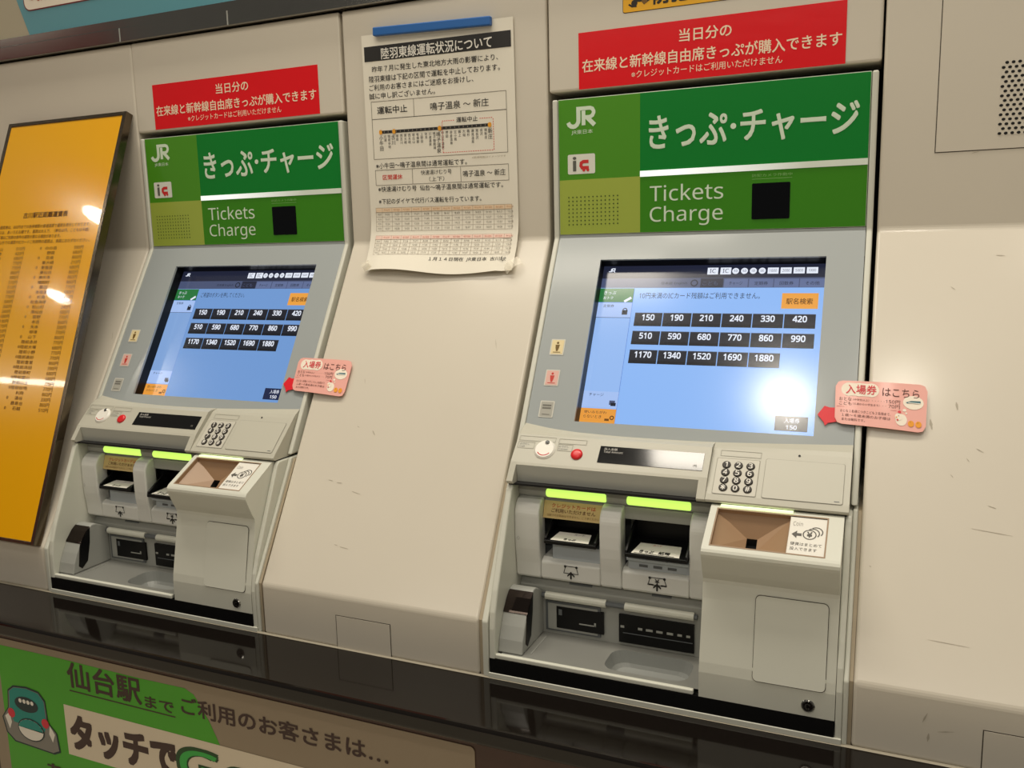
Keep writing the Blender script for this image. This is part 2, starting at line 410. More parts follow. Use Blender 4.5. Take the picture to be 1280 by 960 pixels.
b.slab(F0, [(-0.0039, 0.3155), (0.3684, 0.3155), (0.3684, 0.3256), (-0.0039, 0.3256)], 0.0, 0.0012, m); b.build('white_bar_glow', sign, label='thin white bar across the sign, painted brighter towards the left')
b = MB(); b.slab(F0, rr(0.1893, 0.2507, 0.2352, 0.2945, .002), 0.0, 0.0012, mat('camera_glass', (6, 8, 12), 0.12, spec=0.3)); b.build('camera_window', sign, label='small square black camera window')

# ---- leaning screen panel with its recess
b = MB()
XL, XR, S0, S1 = -0.1563, 0.3694, -0.0055, 0.3542
LX0, LX1, LS0, LS1 = -0.0703, 0.3124, 0.0466, 0.3540
xs = [XL, -.11, LX0, 0.0, .0466, .12, .175, .25, LX1, XR]
HP = 0.0005
def strip4(xa, xb, sa, sb):
    if sa == 'J': return
    pa, pb = F_SL(xa, sa, HP), F_SL(xb, sa, HP)
    ea = F_SL(xa, JX(xa) + .004, HP) if sb == 'J' else F_SL(xa, sb, HP)
    eb = F_SL(xb, JX(xb) + .004, HP) if sb == 'J' else F_SL(xb, sb, HP)
    b.poly([pa, pb, eb, ea], M_GREY)
for xa, xb in zip(xs, xs[1:]):
    if xa >= LX0 and xb <= LX1:
        strip4(xa, xb, 0.0, LS0); strip4(xa, xb, LS1, 'J')
    else:
        strip4(xa, xb, 0.0, 'J')
# upper upright lip between bend and sign, then the thin rim round the recess
b.box(XL, XR, -0.0006, 0.015, ZB - .0002, 0.2172, M_GREY)
for k, (ua, va, ub, vb) in enumerate(((LX0, LS0, LX1, LS0), (LX1, LS0, LX1, LS1), (LX1, LS1, LX0, LS1), (LX0, LS1, LX0, LS0))):
    b.poly([F_SL(ua, va, HP), F_SL(ub, vb, HP), F_SL(ub, vb, -.004), F_SL(ua, va, -.004)], M_GREY)
    b.poly([F_SL(ua, va, -.004), F_SL(ub, vb, -.004), F_SL(ub, vb, -.027), F_SL(ua, va, -.027)], M_BLACK)
screen_panel = b.build('screen_panel', root)
# payment labels left of the screen
for i, (s0, s1, c, ic) in enumerate(((.2042, .2347, (226, 208, 160), (110, 84, 30)), (.2624, .2927, (222, 176, 164), (196, 60, 50)), (.3202, .3504, (170, 168, 158), (110, 108, 100)))):
    b = MB(); F = F_SL
    b.flat(F, rr(-0.1361, -0.1098, s0, s1, .0015), 0.0012, mat('label_frame', (206, 204, 194), 0.4)); b.flat(F, rr(-0.1340, -0.1119, s0 + .002, s1 - .002, .001), 0.0015, mat('label_tint%d' % i, c, 0.5))
    k = ink(ic); uc = -0.123
    if i < 2:
        b.disc(F, uc, s0 + .0075, .0022, .0018, k); b.flat(F, [(uc - .004, s0 + .011), (uc + .004, s0 + .011), (uc + .003, s0 + .018), (uc + .0015, s0 + .023), (uc - .0015, s0 + .023), (uc - .003, s0 + .018)], .0018, k)
    else:
        for q in (.007, .012): b.rect(F, uc - .008, uc + .008, s0 + q, s0 + q + .0028, .0018, k)
    b.rect(F, uc - .007, uc + .007, s1 - .006, s1 - .0048, .0018, k)
    b.build('payment_label', screen_panel, label=('yellow label with a figure', 'pink label with a figure', 'plain grey label with two text rows')[i])

# ---- touch screen
def make_screen(message, bright):
    b = MB(); F = Flip(-0.025); k = GI
    body = led((144, 188, 250) if bright else (114, 156, 214))
    def R(u0, u1, s0, s1, h, m): b.rect(F, u0, u1, -s1, -s0, h, m)
    def T(t, u0, u1, s0, s1, h, m, bold=0.0): b.text(F, t, u0, u1, -s1, -s0, h, m, bold)
    navy = led((34, 38, 58)); grey = led((74, 84, 116)); white = led((236, 242, 255)); dark = led((26, 30, 44)); pale = led((168, 196, 246))
    R(-0.086, 0.330, 0.030, 0.372, -.0004, mat('screen_black', (8, 8, 10), 0.2))
    R(-0.0705, 0.3165, 0.0400, 0.3460, 0, body)
    R(-0.0705, 0.3165, 0.0400, 0.0715, k, navy); R(-0.0705, 0.3165, 0.0715, 0.0905, k, grey)
    R(0.1082, 0.1469, 0.0725, 0.0905, 2 * k, navy)
    for a in (.1485, .1900, .2310, .2720): R(a, a + .0395, 0.0740, 0.0900, 2 * k, led((98, 112, 152)))
    for t, a in (('チャージ', .153), ('定期券', .195), ('回数券', .236), ('その他', .277)): T(t, a + .004, a + .026, .0790, .0860, 3 * k, dark)
    T('こども', .112, .138, .078, .086, 3 * k, grey)
    T('日本語 English', .040, .085, .0790, .0850, 3 * k, dark); b.ring(F, .0975, -.0815, .0055, .002, 3 * k, dark)
    b.stroke(F, [(-.055, -.052), (-.056, -.058), (-.060, -.058)], .0018, 3 * k, white); b.stroke(F, [(-.054, -.059), (-.0535, -.052), (-.049, -.052), (-.049, -.0555), (-.052, -.056), (-.048, -.0595)], .0016, 3 * k, white)
    for i, (a, c, t) in enumerate(((.1179, .1362, 'IC'), (.1400, .1582, 'IC'))):
        R(a, c, .0520, .0652, 2 * k, white); T(t, a + .004, c - .004, .0545, .0625, 3 * k, navy)
    for i, t in enumerate(('10', '50', '100', '500')):
        u = .1657 + i * .0147; b.disc(F, u, -.0588, .0058, 2 * k, white, n=18); T(t, u - .003, u + .003, .0565, .0610, 3 * k, navy)
    for i, t in enumerate(('1000', '2000', '5000', '10000')):
        a = .2187 + i * .0209; R(a, a + .0178, .0530, .0645, 2 * k, white); T(t, a + .003, a + .0148, .0562, .0612, 3 * k, navy)
    # side column
    R(-0.0705, -0.0078, .0905, .3460, k, led((152, 190, 246) if bright else (132, 168, 220)))
    R(-0.0705, -0.0075, .0916, .1194, 2 * k, led((40, 118, 60))); T('きっぷ', -.062, -.040, .097, .104, 3 * k, white); T('おトク', -.062, -.044, .1075, .1135, 3 * k, white)
    b.flat(F, [(-.024, -.116), (-.012, -.108), (-.0095, -.112), (-.0215, -.120)], 3 * k, white)
    R(-0.0705, -0.0075, .1200, .1487, 2 * k, pale); T('定期券', -.060, -.040, .1235, .1295, 3 * k, dark); b.ring(F, -.0190, -.1345, .0035, .0016, 3 * k, dark); R(-.024, -.014, .1345, .1435, 3 * k, dark)
    R(-0.0705, -0.0075, .1487, .1497, 3 * k, grey)
    R(-0.0705, -0.0078, .1190, .1200, 3 * k, led((100, 140, 210)))
    b.rect(F, -0.0078, -0.0070, -.346, -.0905, 2 * k, led((96, 132, 206)))
    R(-0.0705, -0.0075, .2891, .3185, 2 * k, pale); T('チャージ', -.060, -.034, .2925, .2985, 3 * k, dark); R(-.022, -.012, .305, .313, 3 * k, grey); R(-.019, -.010, .309, .315, 4 * k, dark)
    R(-0.0705, -0.0075, .3205, .3460, 2 * k, led((236, 158, 62))); T('使いみちがわ', -.064, -.024, .3245, .3300, 3 * k, dark); T('らないとき', -.064, -.032, .3325, .3380, 3 * k, dark)
    R(-.026, -.018, .338, .342, 3 * k, led((112, 70, 20))); b.ring(F, -.0135, -.336, .003, .002, 3 * k, led((112, 70, 20)))
    # message, station search, fares
    T(message, .0032, .2101 if bright else .1250, .0998, .1118, 2 * k, dark, 0.0)
    R(.2457, .3030, .1010, .1294, 2 * k, led((240, 164, 66))); T('駅名検索', .2530, .2945, .1105, .1215, 3 * k, led((96, 58, 16)), .01)
    btn = led((28, 30, 40)); rim = led((58, 62, 76)); low = led((16, 17, 24))
    fares = ((150, 190, 210, 240, 330, 420), (510, 590, 680, 770, 860, 990), (1170, 1340, 1520, 1690, 1880))
    for r, row in enumerate(fares):
        s0 = (.1392, .1742, .2096)[r]
        for c, f in enumerate(row):
            a = .0005 + c * .05035; a1 = a + .0488
            R(a, a1, s0, s0 + .0256, 2 * k, btn); R(a, a1, s0, s0 + .0016, 3 * k, rim); R(a, a1, s0 + .0200, s0 + .0256, 3 * k, low)
            t = str(f); w = .0072 * len(t)
            T(t, (a + a1) / 2 - w / 2, (a + a1) / 2 + w / 2, s0 + .0036, s0 + .0145, 4 * k, white, .03)
    R(.2516, .3010, .3160, .3405, 2 * k, btn if bright else led((24, 34, 70))); T('入場券', .2655, .2885, .3190, .3275, 3 * k, white); T('150', .2690, .2850, .3310, .3375, 3 * k, white, .02)
    return b
screen = make_screen('10円未満のICカード残額はご利用できません。', True).build('touch_screen', root)

# ---- control strip: ledge-like shelf, tilted face and the notch above the slots
PA = ((-0.2125, -0.1135), (-0.2512, -0.1520), (-0.2720, -0.1800))        # face left of the keypad
PK = ((-0.2040, -0.1168), (-0.2640, -0.1728), (-0.2705, -0.1800))        # keypad face
def sj(x):
    q = F_SL(x, JX(x), HP); return (q.y, q.z)
b = MB()
def shelf(x0, x1, P, n):
    for i in range(n):
        a = x0 + (x1 - x0) * i / n; c = x0 + (x1 - x0) * (i + 1) / n
        (ya, za), (yc, zc) = sj(a), sj(c)
        pts = []
        for x, (y, z) in ((a, (ya, za)), (c, (yc, zc))):
            pts.append([Vector((x, y, z)), Vector((x, y * .35 + P[0][0] * .65, z * .35 + P[0][1] * .65 + .0012)), Vector((x, P[0][0], P[0][1]))])
        for k in range(2): b.poly([pts[0][k], pts[1][k], pts[1][k + 1], pts[0][k + 1]], M_STRIP, True)
shelf(-0.1563, 0.168, PA, 14); shelf(0.168, 0.3692, PK, 10)
zbm = -0.1853
# cheek at the far left, notch, divider, keypad block
b.solid([PA[0], PA[1], PA[2], (-0.2715, -0.1822), (-0.2680, zbm), (-0.19, zbm), (-0.185, -0.118)], -0.1563, -0.1455, M_STRIP)
b.solid([PA[0], PA[1], (-0.2543, -0.1558), (-0.2490, zbm), (-0.19, zbm), (-0.185, -0.118)], -0.1455, 0.155, M_STRIP)
b.solid([PA[0], PA[1], PA[2], (-0.2715, -0.1822), (-0.2680, zbm), (-0.19, zbm), (-0.185, -0.118)], 0.155, 0.1678, M_STRIP)
b.solid([PK[0], PK[1], PK[2], (-0.2705, -0.1825), (-0.2670, zbm), (-0.19, zbm), (-0.185, -0.120)], 0.168, 0.3692, M_STRIP)
# side faces up to the panel at both ends and at the step by the keypad
for x_, P_, Q_ in ((-0.1565, PA, None), (0.3695, PK, None), (0.1682, PA, PK)):
    y_, z_ = sj(x_); pl_ = [(x_, y_, z_), (x_, y_ * .35 + P_[0][0] * .65, z_ * .35 + P_[0][1] * .65 + .0012), (x_, P_[0][0], P_[0][1])]
    b.poly(pl_ + ([(x_, -0.185, -0.125)] if Q_ is None else [(x_, -0.2040, -0.1300)]), M_STRIP)
b.box(-0.1555, 0.3665, -0.2640, -0.2, -0.1882, zbm + .0002, M_GAP)
strip = b.build('control_strip', root)
b = MB()
ndark = mat('notch_grey', (186, 187, 178), 0.5)
b.poly([(-0.1452, -0.2547, -0.1562), (0.1548, -0.2547, -0.1562), (0.1548, -0.2494, zbm), (-0.1452, -0.2494, zbm)], ndark); b.build('notch_face', strip, label='grey strip face above the slots')
UA = Vector((0, PA[1][0] - PA[0][0], PA[1][1] - PA[0][1])).normalized()
class FA:       # face frame; v counts upward from its middle
    def __init__(s, P):
        s.o = Vector((0, (P[0][0] + P[1][0]) / 2, (P[0][1] + P[1][1]) / 2)); s.D = Vector((0, P[1][0] - P[0][0], P[1][1] - P[0][1])).normalized(); s.N = Vector((0, s.D.z, -s.D.y))
        if s.N.y > 0: s.N = -s.N
    def __call__(s, u, v, h=0.0): return s.o + Vector((u, 0, 0)) - s.D * v + s.N * h
fa = FA(PA); fk = FA(PK)
def inv(f, y, z):   # v of a point on the face
    return -(Vector((0, y, z)) - f.o).dot(f.D)
M_LINE = mat('plastic_groove', (150, 146, 132), 0.6)
b = MB(); vv = -0.0005
b.knob(fa, -0.1025, vv, 0.0182, 0, 0.0035, mat('white_knob', (232, 228, 218), 0.35), n=32)
b.knob(fa, -0.1000, vv + .0125, 0.0038, .003, 0.0050, M_STEEL, n=16); b.disc(fa, -0.1000, vv + .0125, .0018, .0054, M_DGREY, n=12)
b.ring(fa, -0.1025, vv, .0125, .0016, .0037, ink((200, 60, 50)), n=14, a0=math.radians(215), a1=math.radians(325))
b.build('volume_dial', strip, label='round white dial with a small red arc')
b = MB(); b.knob(fa, -0.0458, -0.0050, 0.0098, 0, 0.0035, mat('red_button', (214, 30, 36), 0.3), n=24, dome=.0012); b.build('call_button', strip, label='round red button')
b = MB()
for (a, c, v0_, v1_) in ((-0.152, -0.088, .0150, .0235), (-0.0815, -0.034, .0140, .0225), (-0.152, -0.123, .0000, .0120), (-0.081, -0.056, .0000, .0120)):
    b.stroke(fa, [(a, v0_), (c, v0_), (c, v1_), (a, v1_)], .0006, .0005, M_LINE, closed=True)
b.text(fa, 'よびだし', -.149, -.132, .0065, .0100, .0006, M_DGREY); b.text(fa, 'Call', -.149, -.140, .0020, .0050, .0006, M_DGREY)
b.text(fa, 'とりけし', -.079, -.062, .0065, .0100, .0006, M_DGREY); b.text(fa, 'Cancel', -.079, -.064, .0020, .0050, .0006, M_DGREY)
b.build('printed_legend', strip)
b = MB(); b.slab(fa, [(-0.0090, -0.0165), (0.1582, -0.0165), (0.1582, 0.0145), (-0.0090, 0.0145)], -.002, 0.0008, mat('display_glass', (14, 13, 13), 0.10, spec=0.6)); w = ink((196, 192, 184))
b.text(fa, '投入金額', -0.002, 0.020, 0.0070, 0.0115, .0012, w); b.text(fa, 'Total Amount', -0.002, 0.030, 0.0020, 0.0060, .0012, w); b.text(fa, '円', 0.1440, 0.1490, -.0115, -.0070, .0012, ink((120, 116, 108)))
b.build('amount_display', strip, label='black glass amount display')
b = MB()
va, vb = inv(fk, -.2164, -.1285), inv(fk, -.2636, -.1727)
b.flat(fk, rr(.1765, .2410, vb, va, .002), .0004, M_LINE); b.flat(fk, rr(.1775, .2400, vb + .001, va - .001, .002), .0008, mat('keypad_plate', (196, 192, 178), .45))
b.stroke(fk, [(.181, va + .004), (.241, va + .004), (.241, va + .014), (.181, va + .014)], .0006, .0005, M_LINE, closed=True)
keypad = b.build('keypad', strip, label='light plate carrying twelve dark keys')
v1, v4 = inv(fk, -.2255, -.137), inv(fk, -.2552, -.1648)
for r in range(4):
    for c in range(3):
        b = MB(); u = .1921 + c * .0179; v = v1 + (v4 - v1) * r / 3
        b.knob(fk, u, v, .0064, .0006, .0028, mat('key_grey', (58, 54, 49), .5, spec=.3), n=22)
        t = '123456789*0#'[r * 3 + c]
        b.text(fk, t, u - (.0016 if t == '1' else .0029), u + (.0016 if t == '1' else .0029), v - .0042, v + .0042, .0031, ink((232, 228, 218)), .015)
        b.build('key', keypad)
b = MB()
va, vb = inv(fk, -.2130, -.1255), inv(fk, -.2640, -.1728)
b.flat(fk, rr(.2485, .3608, vb, va, .003), .0004, M_LINE); b.flat(fk, rr(.2493, .3600, vb + .0008, va - .0008, .003), .0010, M_STRIP)
b.rect(fk, .349, .356, vb + .004, vb + .0052, .0014, M_DGREY); b.disc(fk, .2958, inv(fk, -.2065, -.1192), .0018, .0008, M_BLACK, n=12)
b.build('blank_plate', strip, label='plain cover plate right of the keypad')

# ---- lower unit, left: light rail, slot fascia
b = MB()
b.solid([(-0.205, -0.1905), (-0.2365, -0.1905), (-0.2410, -0.1945), (-0.2420, -0.2020), (-0.2400, -0.2100), (-0.2360, -0.2140), (-0.205, -0.2140)], -0.1472, 0.1775, M_MID); b.bev(.001, 2)
b.build('light_rail', root)
M_GLOW = mat('green_lamp', (170, 240, 60), 0.3, emit=(208, 255, 110), estr=1.2)
for x0, x1 in ((-0.0977, 0.0054), (0.0396, 0.1418)):
    b = MB(); n = 8; pr = []
    for i in range(n + 1):
        a = math.radians(-95 + 190 * i / n); pr.append((-0.2370 - .0088 * math.cos(a), -0.2030 + .0080 * math.sin(a)))
    b.solid(pr, x0, x1, M_GLOW); b.bev(.003, 3, 50); b.build('indicator_light', root, label='glowing lime green light bar')
b = MB()
fp = [(-0.2362, -0.2125)]
for i in range(1, 10):
    a = math.radians(90 * i / 9); fp.append((-0.2362 - .0263 * math.sin(a), -0.2405 + .0275 * math.cos(a)))
fp += [(-0.2630, -0.2600), (-0.2630, -0.2800), (-0.2622, -0.2960), (-0.2606, -0.3090), (-0.2590, -0.3200), (-0.2582, -0.3320), (-0.2576, -0.3430), (-0.2545, -0.3475), (-0.2330, -0.3500), (-0.2330, -0.2130)]
for x0, x1 in ((-0.1475, -0.1035), (-0.0003, 0.0350), (0.1435, 0.1775)):
    b.solid(fp, x0, x1, M_PALE)
pp = [(-0.2575, -0.3165), (-0.2575, -0.3430), (-0.2545, -0.3475), (-0.2330, -0.3500), (-0.2050, -0.3460), (-0.2050, -0.3100), (-0.2480, -0.3105)]
for x0, x1 in ((-0.1035, -0.0003), (0.0350, 0.1435)): b.solid(pp, x0, x1, M_PALE)
b.bev(.0032, 3, 35)
b.box(-0.1035, -0.0003, -0.2, -0.198, -0.315, -0.214, M_MID); b.box(0.035, 0.1435, -0.2, -0.198, -0.315, -0.214, M_MID)
F_PI = Fr((0, -0.2633, 0), (1, 0, 0), (0, 0, 1), (0, -1, 0))
b.stroke(F_PI, [(-.1405, -.2760), (-.1380, -.2790), (-.1405, -.2820), (-.1430, -.2790)], .0005, .0002, M_MID, closed=True)
fascia = b.build('slot_fascia', root)
# icons under the slots
FI = Fr((0, -0.2578, 0), (1, 0, 0), (0, 0, 1), (0, -1, 0)); kk = ink((28, 26, 24))
for u, big in ((-0.0504, False), (0.0930, True)):
    b = MB(); w = .0150 if big else .0125
    b.stroke(FI, [(u - w * .72, -.3195), (u + w * .72, -.3195), (u + w, -.3315), (u - w, -.3315)], .0011, GI, kk, closed=True)
    b.disc(FI, u - w * .78, -.3200, .0022, 2 * GI, kk, n=12); b.disc(FI, u + w * .78, -.3200, .0022, 2 * GI, kk, n=12)
    if big: b.text(FI, '¥', u - .0035, u + .0035, -.3285, -.3215, GI, kk, .02); b.rect(FI, u - .014, u - .006, -.3325, -.3300, GI, kk); b.rect(FI, u + .006, u + .014, -.3325, -.3300, GI, kk)
    b.flat(FI, [(u, -.3280), (u + .0062, -.3345), (u + .0062, -.3375), (u + .0014, -.3335), (u + .0014, -.3410), (u - .0014, -.3410), (u - .0014, -.3335), (u - .0062, -.3375), (u - .0062, -.3345)], 2 * GI, kk)
    b.build('insert_icon', fascia, label='banknote and arrow print' if big else 'ticket and arrow print')
# note stuck over the first slot
FN = Fr((0, -0.2366, -0.2184), (1, 0, 0), (0, 0.0081, 0.0262)); 
b = MB(); b.slab(FN, [(-0.1028, -0.0280), (-0.0006, -0.0280), (-0.0006, 0.0010), (-0.1028, 0.0010)], -.001, .0006, mat('tan_label', (214, 186, 128), .55, vary=.03, scale=60))
b.text(FN, 'クレジットカードは', -.089, -.013, -.0098, -.0030, .001, ink((196, 84, 40)), .012); b.text(FN, 'ご利用いただけません', -.089, -.013, -.0178, -.0112, .001, ink((112, 76, 40)), .012); b.text(FN, '当駅でのお取扱はできません。ご了承ください', -.096, -.006, -.0245, -.0205, .001, ink((140, 104, 60)))
b.build('slot_notice', root, label='tan notice label above the left slot')
b = MB(); b.solid([(-0.2330, -0.2140), (-0.2418, -0.2442), (-0.236, -0.2450), (-0.20, -0.2450), (-0.20, -0.2140)], -0.1034, -0.0004, M_MID); b.box(0.0352, 0.1434, -0.2385, -0.20, -0.2340, -0.2140, M_MID); b.build('slot_hood', root)
# ticket tray in slot one, banknote tray in slot two
def tray(x0, x1, zt, zb, yf, yb, big):
    b = MB()
    b.solid([(yf, zb + .0035), (yb, zb + .012), (yb, zb + .006), (yf + .003, zb - .003), (yf, zb - .002)], x0, x1, M_BLACK)
    for xa, xb in ((x0, x0 + .004), (x1 - .004, x1)):
        b.solid([(yf, zb + .0005), (yf + .002, zb + .008), (yb - .012, zt), (yb, zt), (yb, zb + .006), (yf + .003, zb - .002)], xa, xb, M_BLACK)
    b.box(x0, x1, yb - .002, yb + .012, zb, zt + .004, M_BLACK)
    b.bev(.001, 2)
    t = b.build('banknote_slot' if big else 'ticket_slot', root, label='wide black tray' if big else 'narrow black tray')
    f = Fr((0, yf, zb + .0038), (1, 0, 0), (0, yb - yf, .0085)); dl = abs(yb - yf)
    b = MB(); a, c = (x0 + .010, x1 - .013)
    q0, q1 = (.0025, dl * .62) if big else (.0025, dl * .60)
    b.flat(f, [(a, q0), (c, q0), (c - .004, q1), (a + .006, q1)], .0006, mat('slot_sticker', (222, 218, 208), .5))
    if big:
        b.text(f, 'きっぷ', a + .012, a + .034, q0 + .004, q0 + .013, .001, kk, .02); b.text(f, '紙幣', a + .042, a + .060, q0 + .004, q0 + .013, .001, kk, .02)
        b.text(f, 'カード', a + .028, a + .042, q1 - .008, q1 - .003, .001, ink((190, 70, 50))); b.rect(f, a + .004, c - .008, q0 + .0010, q0 + .0022, .001, kk)
    else:
        b.text(f, 'きっぷ', a + .022, a + .042, q0 + .003, q0 + .009, .001, kk, .02); b.text(f, 'カード', a + .034, a + .052, q1 - .008, q1 - .003, .001, kk)
    b.build('slot_sticker', t, label='small white printed sticker')
tray(-0.0930, -0.0045, -0.2520, -0.2790, -0.2680, -0.214, False)
tray(0.0440, 0.1430, -0.2440, -0.2830, -0.2720, -0.208, True)
b = MB(); M_BLU = mat('pale_blue_plastic', (176, 184, 190), .4)
b.solid([(-0.2500, -0.2870), (-0.2500, -0.3120), (-0.2, -0.3120), (-0.2, -0.2870)], -0.0850, -0.0010, M_BLU); b.solid([(-0.2620, -0.2895), (-0.2600, -0.2950), (-0.2500, -0.2990), (-0.2500, -0.3120), (-0.2, -0.3120), (-0.2, -0.2895)], 0.0440, 0.1430, M_BLU); b.bev(.0012, 2)
for a in (.062, .085, .108): b.box(a, a + .014, -.2508, -.249, -.3070, -.3030, M_DGREY)
b.build('slot_base', root, label='pale blocks under the two slots')

# ---- lower unit, left: outlets, tray, sensor
b = MB()
b.solid([(-0.2330, -0.3480), (-0.2450, -0.3660), (-0.2450, -0.3880), (-0.2450, -0.4470), (-0.2, -0.4470), (-0.2, -0.3480)], -0.1472, 0.1775, M_MID); b.bev(.001)
for x0, x1 in ((-0.060, -0.020), (0.080, 0.112)): b.poly([(x0, -.2371, -.3530), (x1, -.2371, -.3530), (x1, -.2405, -.3578), (x0, -.2405, -.3578)], M_DGREY)
b.box(-.100, -.004, -.2475, -.2440, -.4400, -.3880, M_DGREY); b.box(-.0955, -.0085, -.2482, -.2440, -.4370, -.3915, M_MID)
back = b.build('outlet_wall', root)
b = MB(); b.box(-0.0800, 0.0020, -.2495, -.2440, -.4330, -.3955, M_BLACK); b.box(-.040, -.012, -.2500, -.2480, -.4215, -.4195, M_MID); b.box(-.014, -.011, -.2500, -.248, -.4215, -.4150, M_MID); b.box(-0.076, -.070, -.2500, -.248, -.410, -.400, M_DGREY); b.build('ticket_outlet', back, label='black ticket outlet')
b = MB(); b.box(0.0280, 0.1500, -.2495, -.2440, -.4400, -.3930, M_BLACK)
for a, w_ in ((.031, .006), (.060, .007), (.073, .011), (.090, .010), (.107, .010), (.124, .007), (.138, .006)): b.box(a, a + w_, -.2505, -.248, -.4145, -.4110, M_MID)
b.box(.035, .148, -.2505, -.2485, -.4235, -.4225, M_DGREY); b.build('banknote_outlet', back, label='black banknote outlet with grey teeth')
for x0, x1 in ((-0.0985, 0.0070), (0.0385, 0.1500)):
    b = MB(); b.solid([(-0.2490 - .0068 * math.cos(math.radians(t)), -0.3785 + .0068 * math.sin(math.radians(t))) for t in range(0, 360, 30)], x0, x1, M_PLAST)
    b.build('outlet_bar', back, label='white rounded bar')
b = MB(); b.solid([(-.2495 - .0045 * math.cos(math.radians(t)), -0.3785 + .0045 * math.sin(math.radians(t))) for t in range(0, 360, 45)], -0.112, 0.155, M_DGREY); b.build('outlet_axle', back)
# tray floor with a scooped coin cup
b = MB(); zf = -0.4465
cu0, cu1, cy0, cy1 = 0.0240, 0.1560, -0.3330, -0.2620
n = 8
outer = [(-0.1475, -0.2449), (-0.1475, -0.3445), (0.1775, -0.3445), (0.1775, -0.2449)]
cup = rr(cu0, cu1, cy0, cy1, .022, 5); N_ = len(cup)
def proj_out(u, v):
    cx, cy = (cu0 + cu1) / 2, (cy0 + cy1) / 2; dx, dy = u - cx, v - cy; t = 1e9
    for lim, d in ((outer[0][0] - cx, dx), (outer[2][0] - cx, dx)):
        if abs(d) > 1e-9 and lim / d > 0: t = min(t, lim / d)
    for lim, d in ((outer[1][1] - cy, dy), (outer[0][1] - cy, dy)):
        if abs(d) > 1e-9 and lim / d > 0: t = min(t, lim / d)
    return cx + dx * t, cy + dy * t
P = [(u, v, zf) for u, v in cup]
b.mesh(P + [proj_out(u, v) + (zf,) for u, v in cup], [(i, (i + 1) % N_, N_ + (i + 1) % N_, N_ + i) for i in range(N_)], M_TRAY)
for c_ in outer:
    nb_ = sorted(range(N_), key=lambda i: (proj_out(*cup[i])[0] - c_[0]) ** 2 + (proj_out(*cup[i])[1] - c_[1]) ** 2)[:2]
    q = [proj_out(*cup[i]) for i in nb_]
    b.poly([(c_[0], c_[1], zf), q[0] + (zf,), q[1] + (zf,)], M_TRAY)
rings = [P]
for k_, (sc, dz) in enumerate(((.985, -.004), (.93, -.020), (.86, -.026))):
    cx, cy = (cu0 + cu1) / 2, (cy0 + cy1) / 2
    rings.append([(cx + (u - cx) * sc, cy + (v - cy) * sc, zf + dz) for u, v in cup])
allp = [p for r_ in rings for p in r_]; M_CUP = mat('cup_steel', (150, 152, 148), 0.45, metal=0.2)
b.mesh(allp, [(a * N_ + i, a * N_ + (i + 1) % N_, (a + 1) * N_ + (i + 1) % N_, (a + 1) * N_ + i) for a in range(3) for i in range(N_)] + [tuple(3 * N_ + i for i in range(N_))], M_CUP, False)
b.box(-0.095, -0.0935, -0.330, -0.262, zf, zf + .0012, M_MID)
tray_o = b.build('outlet_tray', root, recalc=False)
b = MB(); b.box(-0.1478, 0.1700, -0.3515, -0.3440, -0.4535, -0.4455, M_PLAST); b.bev(.002, 3); b.build('tray_lip', root)
b = MB()
spf = [(-0.2750, -0.3560), (-0.2860, -0.3560), (-0.3000, -0.3660), (-0.3150, -0.3840), (-0.3270, -0.4050), (-0.3360, -0.4250), (-0.3410, -0.4460), (-0.2455, -0.4460), (-0.2455, -0.3720)]
b.solid(spf, -0.1473, -0.1050, M_MID); b.bev(.002, 2)
sensor = b.build('sensor_block', root, label='grey curved block at the left of the tray')
b = MB(); lp = [(-0.2905, -0.3578), (-0.3010, -0.3658), (-0.3160, -0.3835), (-0.3180, -0.3872), (-0.3140, -0.3880), (-0.3000, -0.3700)]
b.solid(lp, -0.1470, -0.1040, M_CHROME); b.solid([(-0.2905, -0.3578), (-0.3010, -0.3658), (-0.3160, -0.3835), (-0.3200, -0.3950), (-0.3260, -0.4330), (-0.3180, -0.4400), (-0.3030, -0.4280), (-0.2940, -0.3900)], -0.1060, -0.1040, M_BLACK)
b.bev(.001, 2); b.build('sensor_window', sensor, label='glossy dark window wrapping over the block')

# ---- coin unit
b = MB()
CX0, CX1 = 0.1778, 0.3640
HX0, HX1 = 0.1895, 0.3420
T0, T1 = Vector((0, -0.2752, -0.1914)), Vector((0, -0.3375, -0.2255))
# face with opening
def cf(u, t, h=0.0):
    N = Vector((0, -(T0.z - T1.z), (T0.y - T1.y))).normalized()
    if N.z < 0: N = -N
    p = T0 + (T1 - T0) * t; return Vector((u, p.y, p.z)) + N * h
ta, tb = -0.11, 1.06
for (ua, ub, t0, t1) in ((CX0, HX0, ta, tb), (HX1, CX1, ta, tb), (HX0, HX1, ta, 0), (HX0, HX1, 1, tb)):
    b.poly([cf(ua, t0), cf(ub, t0), cf(ub, t1), cf(ua, t1)], M_PLAST)
q0, q1 = cf(0, ta), cf(0, tb)
front = [(q1.y, q1.z), (-0.3445, -0.2305), (-0.3468, -0.2340), (-0.3470, -0.2385), (-0.3455, -0.2430), (-0.3340, -0.2690), (-0.3275, -0.2810), (-0.3268, -0.2870), (-0.3300, -0.3100), (-0.3400, -0.3580), (-0.3490, -0.4000), (-0.3510, -0.4150), (-0.3512, -0.4535)]
b.sheet(front, CX0, CX1, M_PLAST, False)
b.sheet([(-0.21, q0.z + .0005), (q0.y, q0.z)], CX0, CX1, M_PLAST)
side = [(-0.21, q0.z)] + [(q0.y, q0.z)] + front + [(-0.21, -0.4535)]
for x in (CX0, CX1): b.poly([(x, y, z) for y, z in side], M_PLAST)
b.poly([(CX0, -0.3512, -0.4535), (CX1, -0.3512, -0.4535), (CX1, -0.21, -0.4535), (CX0, -0.21, -0.4535)], M_PLAST)
